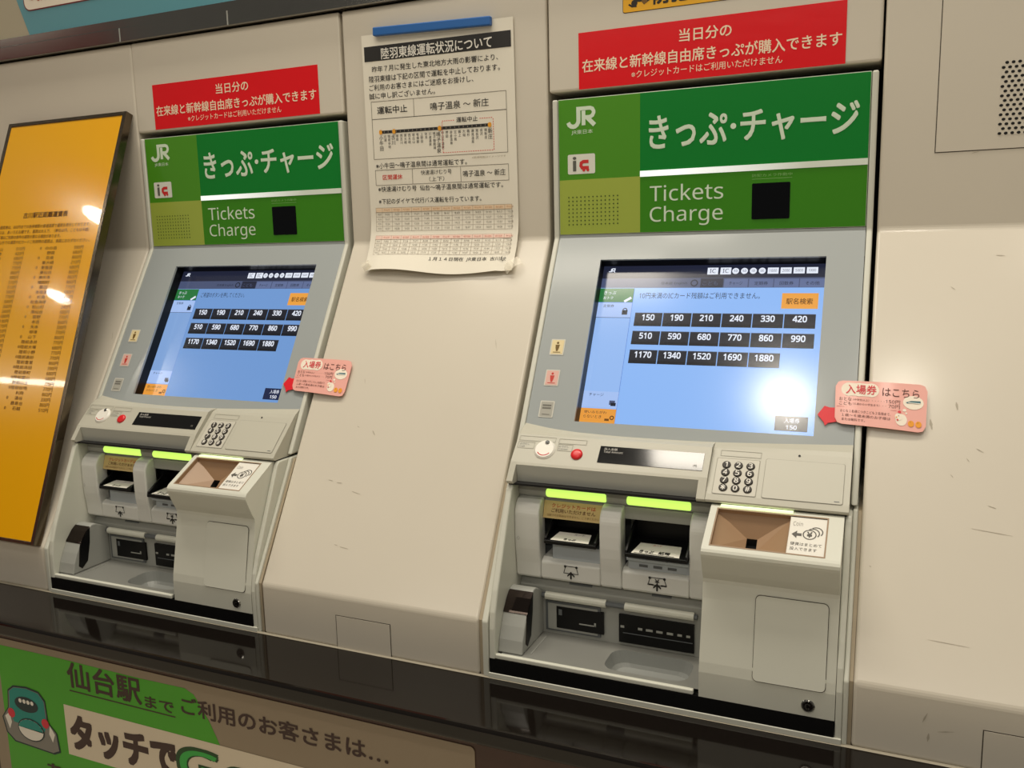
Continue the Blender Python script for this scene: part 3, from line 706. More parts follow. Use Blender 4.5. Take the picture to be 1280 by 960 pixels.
# rim round the opening
for (ua, ub, t0, t1) in ((HX0 - .002, HX0, -.03, 1.03), (HX1, HX1 + .002, -.03, 1.03), (HX0, HX1, -.03, 0), (HX0, HX1, 1, 1.03)):
    b.poly([cf(ua, t0, .0004), cf(ub, t0, .0004), cf(ub, t1, .0004), cf(ua, t1, .0004)], mat('brown_rim', (150, 124, 98), .5))
bmesh.ops.remove_doubles(b.bm, verts=b.bm.verts, dist=1e-5)
b.rect(F_LO, .181, .250, -.4388, -.4383, .0006, M_LINE)
coin = b.build('coin_unit', root)
b = MB(); M_TAN = mat('brown_funnel', (158, 128, 98), .42, vary=.03, scale=40)
HU = 0.2925
hole = [Vector((.2320, -.2800, -.2310)), Vector((.2470, -.2800, -.2310)), Vector((.2470, -.2960, -.2440)), Vector((.2320, -.2960, -.2440))]
rim = [cf(HX0, 0), cf(HU, 0), cf(HU, 1), cf(HX0, 1)]
rim2 = [cf(HX0, 0.0, -.007), cf(HU, 0.0, -.007), cf(HU, 1, -.007), cf(HX0, 1, -.007)]
for i in range(4):
    j = (i + 1) % 4
    b.poly([rim[i], rim[j], rim2[j], rim2[i]], M_TAN); b.poly([rim2[i], rim2[j], hole[j], hole[i]], M_TAN)
deep = [h + Vector((0, .004, -.012)) for h in hole]
for i in range(4): b.poly([hole[i], hole[(i + 1) % 4], deep[(i + 1) % 4], deep[i]], M_GAP)
b.poly(deep, M_GAP)
b.build('coin_funnel', coin, label='brown funnel narrowing to a dark coin hole')
b = MB(); FC = Fr(cf(0, 1, -.0012), (1, 0, 0), T0 - T1, cf(0, 0, 1) - cf(0, 0, 0)); HL = (T0 - T1).length
b.slab(FC, [(HU, .0), (HX1, .0), (HX1, HL), (HU, HL)], -.004, 0.0, mat('coin_label_white', (226, 222, 212), .5)); g = ink((84, 80, 74))
b.text(FC, 'Coin', .297, .310, HL - .017, HL - .009, GI, ink((150, 146, 138)))
b.flat(FC, [(.2965, .0375), (.3035, .0445), (.3035, .0400), (.3100, .0400), (.3100, .0350), (.3035, .0350), (.3035, .0305)], GI, g)
for i in range(3): b.ring(FC, .3205 + i * .0042, .0390 + i * .0030, .0085, .0016, GI * (1 + 0 * i), g, n=26, a0=math.radians(0 if i == 0 else -40), a1=math.radians(360 if i == 0 else 130))
b.text(FC, '¥', .3172, .3238, .0340, .0440, GI, g, .03)
b.text(FC, '硬貨はまとめて', .2965, .338, .0170, .0230, GI, g); b.text(FC, '投入できます', .2965, .332, .0080, .0140, GI, g)
b.build('coin_label', coin, label='white coin label with arrow and coins')
b = MB(); b.slab(Fr((0, -.2700, -.1880), (1, 0, 0), (0, 1, 0), (0, 0, 1)), [(.1922, -.0035), (.2950, -.0035), (.2950, .0035), (.1922, .0035)], -.0010, .0018, mat('coin_lamp', (230, 240, 190), .3, emit=(240, 255, 200), estr=1.2)); b.build('coin_light', coin, label='thin pale lit strip')
# door on the front and its lock
D0, D1 = Vector((0, -0.3281, -0.2950)), Vector((0, -0.3512, -0.4150))
FD = Fr(D1, (1, 0, 0), D0 - D1, (0, -(D0.z - D1.z), (D0.y - D1.y))); DL = (D0 - D1).length
if FD.N.y > 0: FD.N = -FD.N
b = MB(); b.flat(FD, rr(.2527, .3513, 0, DL, .007), .0006, M_GROOVE); b.slab(FD, rr(.2535, .3505, .001, DL - .001, .0065), .0002, .0016, M_PLAST); b.build('coin_door', coin, label='rounded rectangular door')
b = MB(); b.knob(F_LO, .3290, -.4378, .0092, 0, .0030, M_STEEL, n=24); b.disc(F_LO, .3290, -.4378, .0062, .0034, M_CHROME, n=20); b.ring(F_LO, .3290, -.4378, .0035, .0018, .0037, M_STEEL, n=16, a0=.6, a1=5.6); b.rect(F_LO, .3275, .3285, -.4400, -.4360, .0040, M_BLACK); b.build('lock', coin, label='round steel lock')
# ---- base: black band and sill
b = MB(); b.box(-0.1575, 0.3637, -0.3522, -0.345, -0.4775, -0.4535, M_BLACK); b.build('base_band', root, label='black band along the bottom')
b = MB(); b.box(-0.1592, 0.3735, -0.3535, -0.23, -0.4865, -0.4776, M_PLAST); b.bev(.001); b.build('base_sill', root)

# ---- the left machine: a copy of the whole tree one metre along the wall
def copy_tree(o, parent=None):
    c = o.copy(); COL.objects.link(c); c.parent = parent
    for ch in list(o.children): copy_tree(ch, c)
    return c
left = copy_tree(root); left.location.x -= 1.0
left['label'] = 'left ticket vending machine, beside the yellow fare board'
alt = make_screen('ご希望のボタンを押してください。', False)
for ch in left.children:
    if ch.name.startswith('touch_screen'):
        tmp = alt.build('touch_screen_tmp', None); me = tmp.data
        for v in me.vertices: v.co -= root.location
        bpy.data.objects.remove(tmp); me.name = 'touch_screen_left'; ch.data = me

# ================================================================== STICKERS AND SIGNS ON THE WALL
M_RED = mat('red_sticker', (230, 18, 28), 0.20, coat=0.4, coat_rough=0.06, bump=0.25, scale=25)
INK_PK = ink((250, 226, 196))
def red_sticker(dx, dz, label):
    b = MB(); F = Fr((0, -0.0002, 0), (1, 0, 0), (0, 0, 1), (0, -1, 0))
    sl = -0.0021
    x0, x1, z0, z1 = -0.1160 + dx, 0.3292 + dx, 0.4735 + dz, 0.5695 + dz
    b.slab(F, [(x0, z0), (x1, z0), (x1, z1), (x0, z1)], 0, .0006, M_RED)
    h = .0009
    b.text(F, '当日分の', 0.0640 + dx, 0.1510 + dx, 0.5350 + dz, 0.5555 + dz, h, INK_PK, .012)
    b.text(F, '在来線と新幹線自由席きっぷが購入できます', -0.1090 + dx, 0.3230 + dx, 0.5018 + dz, 0.5235 + dz, h, INK_PK, .012)
    b.text(F, '※クレジットカードはご利用いただけません', -0.0195 + dx, 0.2332 + dx, 0.4838 + dz, 0.4965 + dz, h, INK_PK)
    o = b.build('red_sticker', None, label=label, category='sticker', group='red ticket stickers', origin=((x0 + x1) / 2, 0, z0))
    return o
red_sticker(0, 0, 'red sticker above the right ticket machine, just under the yellow sticker')
red_sticker(-1.0035, 0.003, 'red sticker on the header above the left ticket machine and fare board corner')

b = MB(); F = F_UP; M_YEL = mat('yellow_sticker', (238, 176, 22), .4)
b.slab(F, rr(-0.0350, 0.2900, 0.5925, 0.6500, .004), .0001, .0005, ink((70, 50, 10))); b.flat(F, rr(-0.0340, 0.2890, 0.5935, 0.6490, .0035), .0008, M_YEL)
k = ink((30, 22, 12))
b.disc(F, -.004, .616, .011, .0011, k, rv=.008); b.disc(F, -.014, .607, .0055, .0011, k); b.disc(F, .004, .609, .005, .0012, ink((120, 84, 20))); b.stroke(F, [(-.024, .606), (-.018, .602), (-.010, .602)], .003, .0011, k); b.stroke(F, [(.002, .604), (.012, .610), (.013, .618)], .003, .0011, k); b.disc(F, -.004, .6185, .003, .0014, M_YEL)
b.text(F, '防犯カメラ作動中', .0200, .2650, .6010, .6290, .0011, k, .03)
b.build('yellow_sticker', None, label='yellow security camera sticker cut off by the top edge', category='sticker', origin=(.127, 0, .5925))

# ---- paper notice with a blue magnet bar and tape
PX0, PX1, PTOP, PLEN = -0.5650, -0.2400, 0.6145, 0.4720
curve = []; y, z, dv = -0.0035, PTOP, 0.002
for i in range(int(PLEN / dv) + 8):
    curve.append((y, z)); v = i * dv
    th = 0.0 if v < .345 else math.radians(29) * min(1, (v - .345) / .09)
    y -= math.sin(th) * dv; z -= math.cos(th) * dv
def paper(u, zz, h=0.0):        # zz = nominal height measured along the sheet from its top
    v = max(0.0, PTOP - zz); i = min(int(v / dv), len(curve) - 2); t = v / dv - i
    y = curve[i][0] + (curve[i + 1][0] - curve[i][0]) * t; z = curve[i][1] + (curve[i + 1][1] - curve[i][1]) * t
    a = math.radians(29) * min(1, max(0, (v - .345) / .09))
    w = max(0, (v - .38) / .09); fu = (u - PX0) / (PX1 - PX0)
    bulge = h + w * (0.006 + 0.004 * math.sin(fu * 7.0)) - (0.004 * w if fu > .93 or fu < .05 else 0)
    skew = (-.004 * (u - PX0) / .325) * min(1, v / .1 + .6)
    # sheet hangs a touch askew
    uu = u + 0.0035 * (v / PLEN)
    return Vector((uu, y - math.cos(a) * bulge, z + math.sin(a) * bulge + skew))
FP = Cv(paper)
b = MB(); nu, nv = 30, 90
pts = []
for j in range(nv + 1):
    for i in range(nu + 1):
        fu, fv = i / nu, j / nv
        u = PX0 + (PX1 - PX0) * fu; L_ = PLEN - (0.004 * math.sin(fu * 7 + .6) + .004) * 1.0
        if j > nv - 4 and (i == 0): u += .003
        pts.append(paper(u, PTOP - L_ * fv, 0))
b.mesh(pts, [(j * (nu + 1) + i, j * (nu + 1) + i + 1, (j + 1) * (nu + 1) + i + 1, (j + 1) * (nu + 1) + i) for j in range(nv) for i in range(nu)], M_PAPER, True)
h = .0006; kb = ink((34, 32, 30)); kg = ink((120, 112, 100)); kw = ink((240, 236, 226)); kr = ink((214, 60, 48)); ko = ink((232, 160, 40)); kf = ink((178, 168, 150))
def zz(v): return v
def pr(u0, u1, z0, z1, m, hh=h, n=24):
    for i in range(n):
        a = u0 + (u1 - u0) * i / n; c = u0 + (u1 - u0) * (i + 1) / n
        b.rect(FP, a, c, z0, z1, hh, m)
pr(-.5600, -.2450, .5645, .5925, kb)
b.text(FP, '陸羽東線運転状況について', -.5210, -.2835, .5665, .5870, 2 * h, kw, .014)
for t, u0_, u1_, z0_, z1_ in (('昨年７月に発生した東北地方大雨の影響により、', -.5440, -.2720, .5435, .5550), ('陸羽東線は下記の区間で運転を中止しております。', -.5520, -.2690, .5252, .5370), ('ご利用のお客さまにはご迷惑をお掛けし、', -.5525, -.3240, .5090, .5205), ('誠に申し訳ございません。', -.5535, -.4060, .4930, .5045)):
    b.text(FP, t, u0_, u1_, z0_, z1_, h, kb, .004)
def frame(u0, u1, z0, z1, cols=(), w=.0009, m=kg):
    pr(u0, u1, z0 - w / 2, z0 + w / 2, m); pr(u0, u1, z1 - w / 2, z1 + w / 2, m)
    for u in (u0, u1) + tuple(cols):
        n = max(2, int((z1 - z0) / .006))
        for i in range(n): b.rect(FP, u - w / 2, u + w / 2, z0 + (z1 - z0) * i / n, z0 + (z1 - z0) * (i + 1) / n, h, m)
frame(-.5500, -.2580, .4545, .4880, (-.4541,)); frame(-.5500, -.2580, .3775, .4545)
b.text(FP, '運転中止', -.5370, -.4690, .4640, .4780, h, kb, .01); b.text(FP, '鳴子温泉 ～ 新庄', -.4178, -.2940, .4630, .4775, h, kb, .004)
pr(-.5300, -.2930, .4262, .4318, kb)
for i in range(26): b.rect(FP, -.524 + i * .0092, -.5222 + i * .0092, .4272, .4308, 2 * h, kg)
for u in (-.5310, -.5005, -.3990, -.2930): b.flat(FP, rr(u - .0035, u + .0035, .4245, .4335, .003, 3), 3 * h, ko)
st = ['小牛田', '北浦', '陸前谷地', '古川', '塚目', '西古川', '東大崎', '西大崎', '岩出山', '有備館', '上野目', '池月', '川渡温泉', '鳴子御殿湯', '鳴子温泉', '中山平温泉', '堺田', '赤倉温泉', '立小路', '最上', '大堀', '鵜杉', '瀬見温泉', '東長沢', '長沢', '南新庄', '新庄']
for i, s_ in enumerate(st):
    big = s_ in ('小牛田', '古川', '鳴子温泉', '新庄'); e_ = .0098 if big else .0064; e_ = min(e_, .039 / len(s_)) if not big else min(e_, .040 / len(s_)); u = -.5310 + i * .00916
    for q, ch_ in enumerate(s_): b.line(FP, ch_, u, .4245 - (q + 1) * e_ * 1.04, e_ * (1.0 if big else .98), h, kb, 'c', .008)
def dash(u0, z0, u1, z1, n):
    for i in range(n):
        a, c = i / n, (i + .6) / n
        b.stroke(FP, [(u0 + (u1 - u0) * a, z0 + (z1 - z0) * a), (u0 + (u1 - u0) * c, z0 + (z1 - z0) * c)], .0011, h, kr)
dash(-.3938, .4420, -.3660, .4420, 6); dash(-.3140, .4420, -.2859, .4420, 6); dash(-.3938, .3830, -.3938, .4420, 13); dash(-.2859, .3830, -.2859, .4420, 13); dash(-.3938, .3830, -.2859, .3830, 22)
b.text(FP, '運転中止', -.3630, -.3180, .4375, .4470, h, kb, .008)
b.text(FP, '※路線略図はイメージです', -.3330, -.2620, .3690, .3730, h, kf)
b.text(FP, '※小牛田～鳴子温泉間は通常運転です。', -.5464, -.3440, .3590, .3700, h, kb, .004)
frame(-.5485, -.2575, .3265, .3560, (-.4641, -.3578))
b.text(FP, '区間運休', -.5320, -.4870, .3370, .3465, h, kr, .012); b.text(FP, '快速湯けむり号', -.4450, -.3775, .3430, .3520, h, kb); b.text(FP, '（上下）', -.4270, -.3940, .3300, .3390, h, kb); b.text(FP, '鳴子温泉 ～ 新庄', -.3530, -.2640, .3360, .3475, h, kb, .004)
b.text(FP, '※快速湯けむり号  仙台～鳴子温泉間は通常運転です。', -.5440, -.2700, .3135, .3240, h, kb, .004); b.text(FP, '※下記のダイヤで代行バス運転を行っています。', -.5440, -.3160, .2895, .3000, h, kb, .004)
peach = mat('table_peach', (232, 206, 174), .7); pinkt = mat('table_pink', (238, 206, 190), .7); kt = ink((150, 134, 116))
for top, bot, hd, hc, k_ in ((.2820, .2360, .0085, peach, ink((198, 150, 104))), (.2265, .1850, .0080, pinkt, ink((206, 120, 104)))):
    pr(-.5520, -.2530, top - hd, top, hc); frame(-.5520, -.2530, bot, top, w=.0005, m=kt)
    rh = (top - hd - bot) / 4
    for r in range(5): pr(-.5520, -.2530, top - hd - r * rh - .00025, top - hd - r * rh + .00025, kt)
    cw = .299 / 13.3
    for c in range(13):
        u = -.5520 + .3 * cw + (c + .85) * cw
        b.stroke(FP, [(u - cw * .5, top - .0005 + (bot - top) * q / 8) for q in range(9)], .0005, h, kt)
        b.text(FP, '鳴子温泉' if c % 3 else '中山平', u - .0072, u + .0072, top - hd + .0025, top - .0025, 2 * h, k_)
        for r in range(4): b.text(FP, '%d:%02d' % (7 + c // 4 + r * 3, (r * 17 + c * 7) % 60), u - .0055, u + .0055, top - hd - (r + .72) * rh, top - hd - (r + .32) * rh, h, kg)
    for r in range(4): b.text(FP, '代行', -.5485, -.5400, top - hd - (r + .72) * rh, top - hd - (r + .30) * rh, h, kg)
b.text(FP, '１月１４日現在  JR東日本  古川駅', -.4210, -.2575, .1700, .1790, h, kb, .004)
b.build('paper_notice', None, recalc=False, label='white paper notice of suspended trains taped between the two machines', category='notice', origin=(-.403, -.004, .15))
b = MB(); FB = Fr((-.4065, -0.004, .6125), (1, 0, -.034), (.034, 0, 1), (0, -1, 0))
b.slab(FB, rr(-.1255, .1255, -.0080, .0080, .002, 3), 0, .011, mat('blue_magnet', (34, 96, 166), .4, vary=.04)); b.bev(.002, 2, 40)
b.build('magnet_bar', None, label='blue magnet bar holding the top of the paper notice', category='magnet', origin=(-.4065, -.01, .6125))
M_TAPE = mat('clear_tape', (232, 224, 204), .3, alpha=.45)
def tape(cx, s, ang, l, w, label):
    b = MB(); n = 5; P1 = []; P2 = []
    for i in range(n + 1):
        t = (i / n - .5) * l
        for sgn, lst in ((1, P1), (-1, P2)):
            du = t * math.cos(ang) - sgn * w / 2 * math.sin(ang); ds = t * math.sin(ang) + sgn * w / 2 * math.cos(ang)
            lst.append((cx + du, s + ds))
    P2[0] = (P2[0][0] + .004, P2[0][1] + .002)
    hh = lambda i: .0165 if 0 < i < n else .0105
    pts = [F_SL(u, v, .012 + .006 * math.sin(i / n * math.pi)) for i, (u, v) in enumerate(P1)] + [F_SL(u, v, .012 + .006 * math.sin(i / n * math.pi)) for i, (u, v) in enumerate(P2)]
    b.mesh(pts, [(i, i + 1, n + 1 + i + 1, n + 1 + i) for i in range(n)], M_TAPE)
    b.build('tape_piece', None, recalc=False, label=label, category='tape', group='tape on the paper notice', origin=tuple(F_SL(cx, s, .012)))
tape(-.5560, .0580, .9, .020, .016, 'clear tape at the lower left corner of the paper notice')
tape(-.2360, .0620, -.75, .036, .018, 'torn clear tape at the lower right corner of the paper notice')

# ---- pink admission ticket cards
M_PINK = mat('pink_card', (240, 176, 164), .42, coat=.12, coat_rough=.12)
def pink_card(dx, ds, label, back):
    F = Flip(.0)
    q = thing('pink_card', label, 'card', tuple(F_SL(.402 + dx, .30 + ds, .006)), 'pink platform ticket cards')
    tl, tr, br, bl = (.3392, .2642), (.4662, .2668), (.4649, .3412), (.3412, .3330)
    def G(u, v, h=0.0):     # u, v in 0..1 (v down) on a slightly bowed card
        a = (tl[0] + (tr[0] - tl[0]) * u, tl[1] + (tr[1] - tl[1]) * u); c = (bl[0] + (br[0] - bl[0]) * u, bl[1] + (br[1] - bl[1]) * u)
        p = (a[0] + (c[0] - a[0]) * v, a[1] + (c[1] - a[1]) * v)
        return F_SL(p[0] + dx, p[1] + ds, .0062 + .0025 * math.sin(u * math.pi) + h)
    G = Cv(G); GF = Cv(lambda u, v, h=0.0: G.fn(u, 1 - v, h))
    b = MB(); w, hgt = .127, .072
    out = [(u / w, v / hgt) for u, v in rr(0, w, 0, hgt, .010, 5)]
    top, bot = [(u, v) for u, v in out], out
    cols = sorted(set([0, .03, .079] + [i / 12 for i in range(1, 12)] + [.921, .97, 1]))
    def vlim(u):
        d = min(u, 1 - u) * w
        if d >= .010: return 0.0
        return (.010 - math.sqrt(max(0, .010 ** 2 - (.010 - d) ** 2))) / hgt
    for h0 in (0.0, -.0012):
        pts = [GF(u, t * (1 - 2 * vlim(u)) + vlim(u), h0) for u in cols for t in (0, .5, 1)]
        b.mesh(pts, [(i * 3 + k, i * 3 + k + 1, (i + 1) * 3 + k + 1, (i + 1) * 3 + k) for i in range(len(cols) - 1) for k in range(2)], M_PINK, True)
    for t in (0, 1):
        b.mesh([GF(u, t * (1 - 2 * vlim(u)) + vlim(u), h0) for h0 in (0, -.0012) for u in cols], [(i, i + 1, len(cols) + i + 1, len(cols) + i) for i in range(len(cols) - 1)], M_PINK)
    h = .0004; wh = ink((248, 236, 218)); rd = ink((220, 66, 74)); br_ = ink((108, 66, 58)); og = ink((240, 160, 40))
    for cx in (.15, .265, .40): b.disc(GF, cx, .80, .085, h, wh, rv=.155)
    b.rect(GF, .15, .40, .655, .945, h, wh)
    b.text(GF, '入場券', .12, .455, .70, .91, 2 * h, rd, .012); b.text(GF, 'はこちら', .52, .915, .695, .875, h, br_, .006)
    b.text(GF, 'おとな', .045, .185, .535, .615, h, br_); b.text(GF, 'こども', .045, .185, .435, .515, h, br_); b.text(GF, '（中学生以上）・・・・・', .20, .545, .545, .595, h, br_); b.text(GF, '（６歳から小学生まで）・・', .20, .565, .45, .50, h, br_)
    b.text(GF, '150円', .56, .715, .54, .62, h, br_); b.text(GF, '70円', .59, .715, .44, .52, h, br_)
    b.rect(GF, .02, .68, .392, .402, h, ink((206, 120, 116)))
    for i, t in enumerate(('おとな１名様につきこども２名様まで、', '１歳～６歳未満のお子様は', 'または無料です。')): b.text(GF, t, .06 + (.02 if i else 0), (.62, .62, .34)[i], .27 - i * .095, .335 - i * .095, h, br_)
    b.disc(GF, .855, .60, .11, h, wh, rv=.145); b.flat(GF, [(.775, .595), (.83, .635), (.93, .645), (.935, .60), (.79, .575)], 2 * h, ink((60, 110, 120))); b.rect(GF, .80, .93, .585, .60, 3 * h, kw)
    b.disc(GF, .765, .425, .02, h, wh, rv=.03); b.disc(GF, .785, .365, .012, h, wh, rv=.018)
    b.disc(GF, .735, .215, .062, h, wh, rv=.125); b.disc(GF, .705, .275, .040, 2 * h, wh, rv=.075); b.disc(GF, .712, .375, .018, 3 * h, rd, rv=.03); b.flat(GF, [(.672, .26), (.690, .28), (.690, .235)], 3 * h, og); b.disc(GF, .695, .205, .010, 3 * h, rd, rv=.02); b.disc(GF, .705, .29, .005, 3 * h, br_, rv=.009)
    for cx in (.84, .92): b.disc(GF, cx, .155, .033, 2 * h, og, rv=.065); b.disc(GF, cx - .008, .185, .004, 3 * h, br_, rv=.008)
    b.build('card_face', q)
    b = MB(); F2 = Slope(.0025)
    b.slab(F2, [(.3160 + dx, .3200 + ds), (.3255 + dx, .3055 + ds), (.3330 + dx, .3078 + ds), (.3440 + dx, .3075 + ds), (.3440 + dx, .3300 + ds), (.3320 + dx, .3325 + ds), (.3275 + dx, .3370 + ds), (.3255 + dx, .3315 + ds)], 0, .0012, mat('red_arrow', (226, 30, 44), .35))
    b.build('arrow', q, label='red arrow at the left edge')
pink_card(0, 0, 'pink platform ticket card stuck beside the right machine screen', None)
pink_card(-1.0000, -.0050, 'pink platform ticket card stuck beside the left machine screen', None)

# ---- yellow fare board leaning from header to ledge
A_, B_ = Vector((0, -.0200, .5200)), Vector((0, -.3650, -.3850))
FBd = Fr((0, A_.y, A_.z), (1, 0, 0), (A_ - B_), (0, -.9344, .3562)); BL_ = (A_ - B_).length
board = thing('fare_board', 'tall yellow fare board in a dark metal frame at far left', 'fare board', (-1.37, -.36, -.385))
bx0, bx1 = -1.5660, -1.1815
M_FR = mat('board_frame', (112, 100, 84), .22, metal=.9, vary=.12, scale=14)
b = MB(); wfr = .0105
for (a, c, t0, t1) in ((bx0, bx0 + wfr, 0, 1), (bx1 - wfr, bx1, 0, 1), (bx0 + wfr, bx1 - wfr, 0, .0095 / BL_), (bx0 + wfr, bx1 - wfr, 1 - .0075 / BL_, 1)):
    b.slab(FBd, [(a, -t1 * BL_), (c, -t1 * BL_), (c, -t0 * BL_), (a, -t0 * BL_)], -.0190, .0006, M_FR)
b.bev(.0012, 2)
b.rect(FBd, bx0 + .002, bx1 - .002, -BL_ + .002, -.002, -.018, M_FR)
b.build('frame', board)
b = MB(); FY = FBd; M_YB = mat('yellow_board', (232, 168, 12), .16, coat=.7, coat_rough=.03, vary=.01)
b.slab(FY, [(bx0 + wfr, -BL_ + .0075), (bx1 - wfr, -BL_ + .0075), (bx1 - wfr, -.0095), (bx0 + wfr, -.0095)], -.006, -.0012, M_YB)
ky = ink((84, 46, 10)); h = -.0008
b.text(FY, '古川駅近距離運賃表', -1.4415, -1.2975, -.2465, -.2325, h, ky, .014)
for i, (t, u1_) in enumerate((('この運賃表は、860円までの各停車駅の普通運賃で運賃を表示しております。', -1.2200), ('きっぷは、あいうえお順です。運賃は大人で、（単位は円、こどもは半額）', -1.2200), ('途中下車はご利用の条件の運賃が異なる場合があります。', -1.3045), ('この表以外での運賃やICカードご利用時の運賃は、係員におたずねください。', -1.2115))):
    b.text(FY, t, -1.5290, u1_, -.2715 - i * .0125, -.2625 - i * .0125, h, ky)
lst = [('のの岳', '590円'), ('野蒜', '680円'), ('花泉', '860円'), ('東大崎', '210円'), ('東塩釜', '680円'), ('東仙台', '860円'), ('東矢本', '860円'), ('福田町', '860円'), ('藤田', '770円'), ('本塩釜', '680円'), ('松島', '420円'), ('松島海岸', '590円'), ('松山町', '240円'), ('南仙台', '680円'), ('宮野', '770円'), ('本吉', '860円'), ('矢本', '330円'), ('柳津', '770円'), ('山下', '860円'), ('陸前赤井', '770円'), ('陸前大塚', '680円'), ('陸前小野', '770円'), ('陸前高砂', '770円'), ('陸前豊里', '860円'), ('陸前浜田', '590円'), ('陸前原町', '680円'), ('陸前富山', '680円'), ('陸前山王', '770円'), ('陸前谷地', '770円'), ('利府', '860円'), ('涌谷', '330円'), ('鹿島台', '860円'), ('石越', '510円')]
lft = ['510円', '420円', '680円', '770円', '770円', '860円', '590円', '510円', '510円', '590円', '770円', '590円', '330円', '240円', '680円', '190円', '770円', '420円', '510円', '330円', '240円', '680円', '770円', '590円', '510円', '860円', '860円', '420円', '590円', '510円', '770円', '330円', '210円']
for i, (n_, p_) in enumerate(lst):
    v = -.3210 - i * .01148
    w = .0125 * len(n_)
    b.text(FY, n_, -1.3180 - w * .72, -1.3180 + w * .28, v - .0040, v + .0040, h, ky)
    if i % 4 in (0, 2): b.text(FY, '◎', -1.3620, -1.3560, v - .003, v + .003, h, ky)
    b.text(FY, p_, -1.2540, -1.2255, v - .0042, v + .0042, h, ky); b.text(FY, lft[i], -1.4400, -1.4115, v - .0042, v + .0042, h, ky)
    b.text(FY, ('青山', '石巻', '岩切', '大河原', '鹿又')[i % 5], -1.5100, -1.4850, v - .0040, v + .0040, h, ky)
b.build('fare_sheet', board, label='yellow printed sheet')

# ---- access panel with speaker grille, small service hatches
def hatch(name, u0_, u1_, z0_, z1_, fr, label, cat, grp=None):
    q = thing(name, label, cat, tuple(fr((u0_ + u1_) / 2, z0_, 0)), grp)
    b = MB(); b.rect(fr, u0_ - .0014, u1_ + .0014, z0_ - .0014, z1_ + .0014, .0003, M_GROOVE); b.slab(fr, [(u0_, z0_), (u1_, z0_), (u1_, z1_), (u0_, z1_)], .0002, .0007, M_WALL)
    return q, b
q, b = hatch('access_panel', .4650, .8000, .3285, .6600, F_UP, 'flush cream access panel with perforated speaker grille at upper right', 'panel')
b.build('panel_plate', q)
b = MB(); b.rect(F_UP, .5480, .7170, .3480, .4560, .0009, M_WALL)
nr = 0; zz_ = .3505
while zz_ < .4555:
    x = .5505 + (.0042 if nr % 2 else 0)
    while x < .7160:
        b.disc(F_UP, x, zz_, .0026, .0012, M_GAP, n=10, rv=.0022); x += .0084
    zz_ += .0068; nr += 1
b.build('speaker_grille', q, label='patch of small round holes')
q, b = hatch('service_hatch', -.4516, -.3435, -.4860, -.4278, F_LO, 'small square service hatch low on the wall between the machines', 'hatch', 'wall service hatches'); b.build('hatch_plate', q)
q, b = hatch('service_hatch', .5440, .6520, -.4860, -.4290, F_LO, 'small service hatch cut off by the bottom right corner', 'hatch', 'wall service hatches'); b.build('hatch_plate', q)

# ---- blue signboard over the rail, with its label
b = MB(); F = Fr((0, .004, 0), (1, 0, 0), (0, 0, 1), (0, -1, 0))
b.box(-2.6, 1.45, .0042, .05, .7195, 1.15, mat('signboard_white', (176, 166, 142), .4))
b.flat(F, [(-1.4920, .7200), (1.45, .7200), (1.45, 1.15), (-1.66, 1.15)], .0004, mat('signboard_blue', (90, 148, 160), .35))
b.build('blue_signboard', None, label='pale blue signboard over the steel rail at top left', category='signboard', origin=(-.57, .02, .7195))
b = MB()
b.slab(F, rr(-1.5010, -1.0600, .7745, .9300, .02), .0006, .0012, ink((120, 30, 34))); b.flat(F, rr(-1.4985, -1.0625, .7770, .9275, .018), .0015, mat('label_pale', (236, 224, 206), .5))
b.text(F, '※新幹線自由席', -1.480, -1.24, .7935, .8200, .0018, ink((206, 70, 40)), .03)
b.build('rounded_label', None, label='white rounded label with red letters on the blue signboard', category='sticker', origin=(-1.28, 0, .775))

# ---- poster under the ledge
b = MB(); F = Fr((0, -.4722, 0), (1, 0, 0), (0, 0, 1), (0, -1, 0))
x0, x1, z0, z1 = -1.2050, -0.1280, -1.0600, -.5330
b.slab(F, rr(x0, x1, z0, z1, .008), .0002, .0014, mat('poster_beige', (144, 128, 106), .42, coat=0))
PG = mat('poster_green', (66, 158, 20), .42, vary=.12, scale=7)
h = .0017
b.flat(F, [(-1.172, -.5480), (-1.0, -.5470), (-.80, -.5490), (-.690, -.5475), (-.6700, -.5560), (-.6400, -.6000), (-.6200, -.6400), (-.6150, -.9), (-1.172, -.9)], h, PG)
kp_ = ink((62, 40, 34)); h += .0003
b.text(F, '仙台駅', -.9800, -.7960, -.6000, -.5500, h, kp_, .022); b.text(F, 'まで', -.7870, -.7200, -.6020, -.5800, h, kp_, .02)
b.rect(F, -.9790, -.7170, -.6090, -.6065, h, kp_)
b.text(F, 'ご利用のお客さまは…', -.7010, -.2800, -.5970, -.5640, h, kp_, .02)
b.rect(F, -1.0000, -.30, -.7430, -.6400, h, mat('poster_white', (214, 200, 176), .4)); h += .0003
b.text(F, 'タッチで', -.9860, -.7240, -.7270, -.6590, h, kp_, .05)
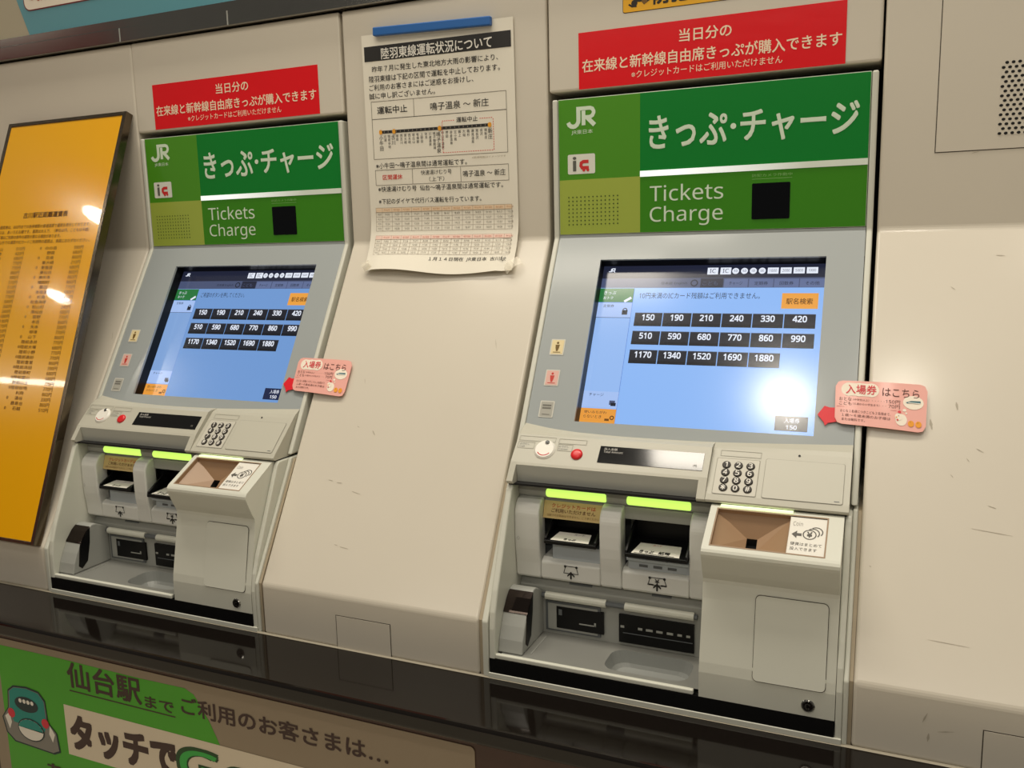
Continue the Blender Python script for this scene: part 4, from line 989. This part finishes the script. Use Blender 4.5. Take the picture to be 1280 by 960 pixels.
b.text(F, 'Go!', -.7180, -.50, -.7270, -.6600, h, ink((30, 70, 30)), .05); b.text(F, 'Go!', -.7150, -.503, -.7240, -.6630, h + .0003, ink((56, 168, 70)), .01)
b.text(F, 'あさぎ・いつでも', -1.0650, -.6600, -.8020, -.7740, h, kp_, .03)
# drawn train front
tk = ink((24, 44, 46)); tt = ink((24, 134, 122)); tg = ink((128, 124, 116)); tw = ink((226, 220, 208)); trd = ink((206, 44, 60))
cx, cz = -1.1000, -.6880
body = [(-.060, .010), (-.055, .048), (-.038, .060), (.000, .064), (.034, .060), (.050, .044), (.052, .000), (.074, -.020), (.078, -.058), (.060, -.066), (-.050, -.062), (-.072, -.046), (-.080, -.014)]
b.flat(F, [(cx + u, cz + v) for u, v in body], h, tk)
b.flat(F, [(cx + u * .95, cz + v * .95) for u, v in body], h + .0003, tg)
b.flat(F, [(cx + u, cz + v) for u, v in [(-.054, .008), (-.050, .046), (-.036, .056), (.000, .060), (.032, .056), (.046, .042), (.047, -.004), (.040, -.022), (-.046, -.018)]], h + .0006, tt)
b.disc(F, cx - .004, cz + .026, .033, h + .0009, tk, rv=.016)
for i in range(4): b.disc(F, cx - .020 + i * .011, cz + .032, .0045, h + .0012, tw, n=12)
b.disc(F, cx - .050, cz + .000, .010, h + .0008, trd); b.disc(F, cx + .044, cz - .004, .010, h + .0008, trd)
b.flat(F, [(cx - .070, cz - .010), (cx - .056, cz + .000), (cx - .052, cz - .020), (cx - .060, cz - .036)], h + .0008, tw); b.flat(F, [(cx + .068, cz - .022), (cx + .056, cz - .006), (cx + .052, cz - .024), (cx + .060, cz - .040)], h + .0008, tw)
b.disc(F, cx + .002, cz - .026, .037, h + .0009, tk, rv=.024); b.disc(F, cx + .002, cz - .026, .0345, h + .0012, tw, rv=.0215)
b.flat(F, [(cx - .0325, cz - .024)] + [(cx + .002 + .0345 * math.cos(math.radians(a)), cz - .026 + .0215 * math.sin(math.radians(a))) for a in range(175, -1, -25)] + [(cx + .036, cz - .024)], h + .0015, tt)
b.build('station_poster', None, label='green and beige train poster below the ledge at lower left', category='poster', origin=(-.66, -.4722, -1.06))
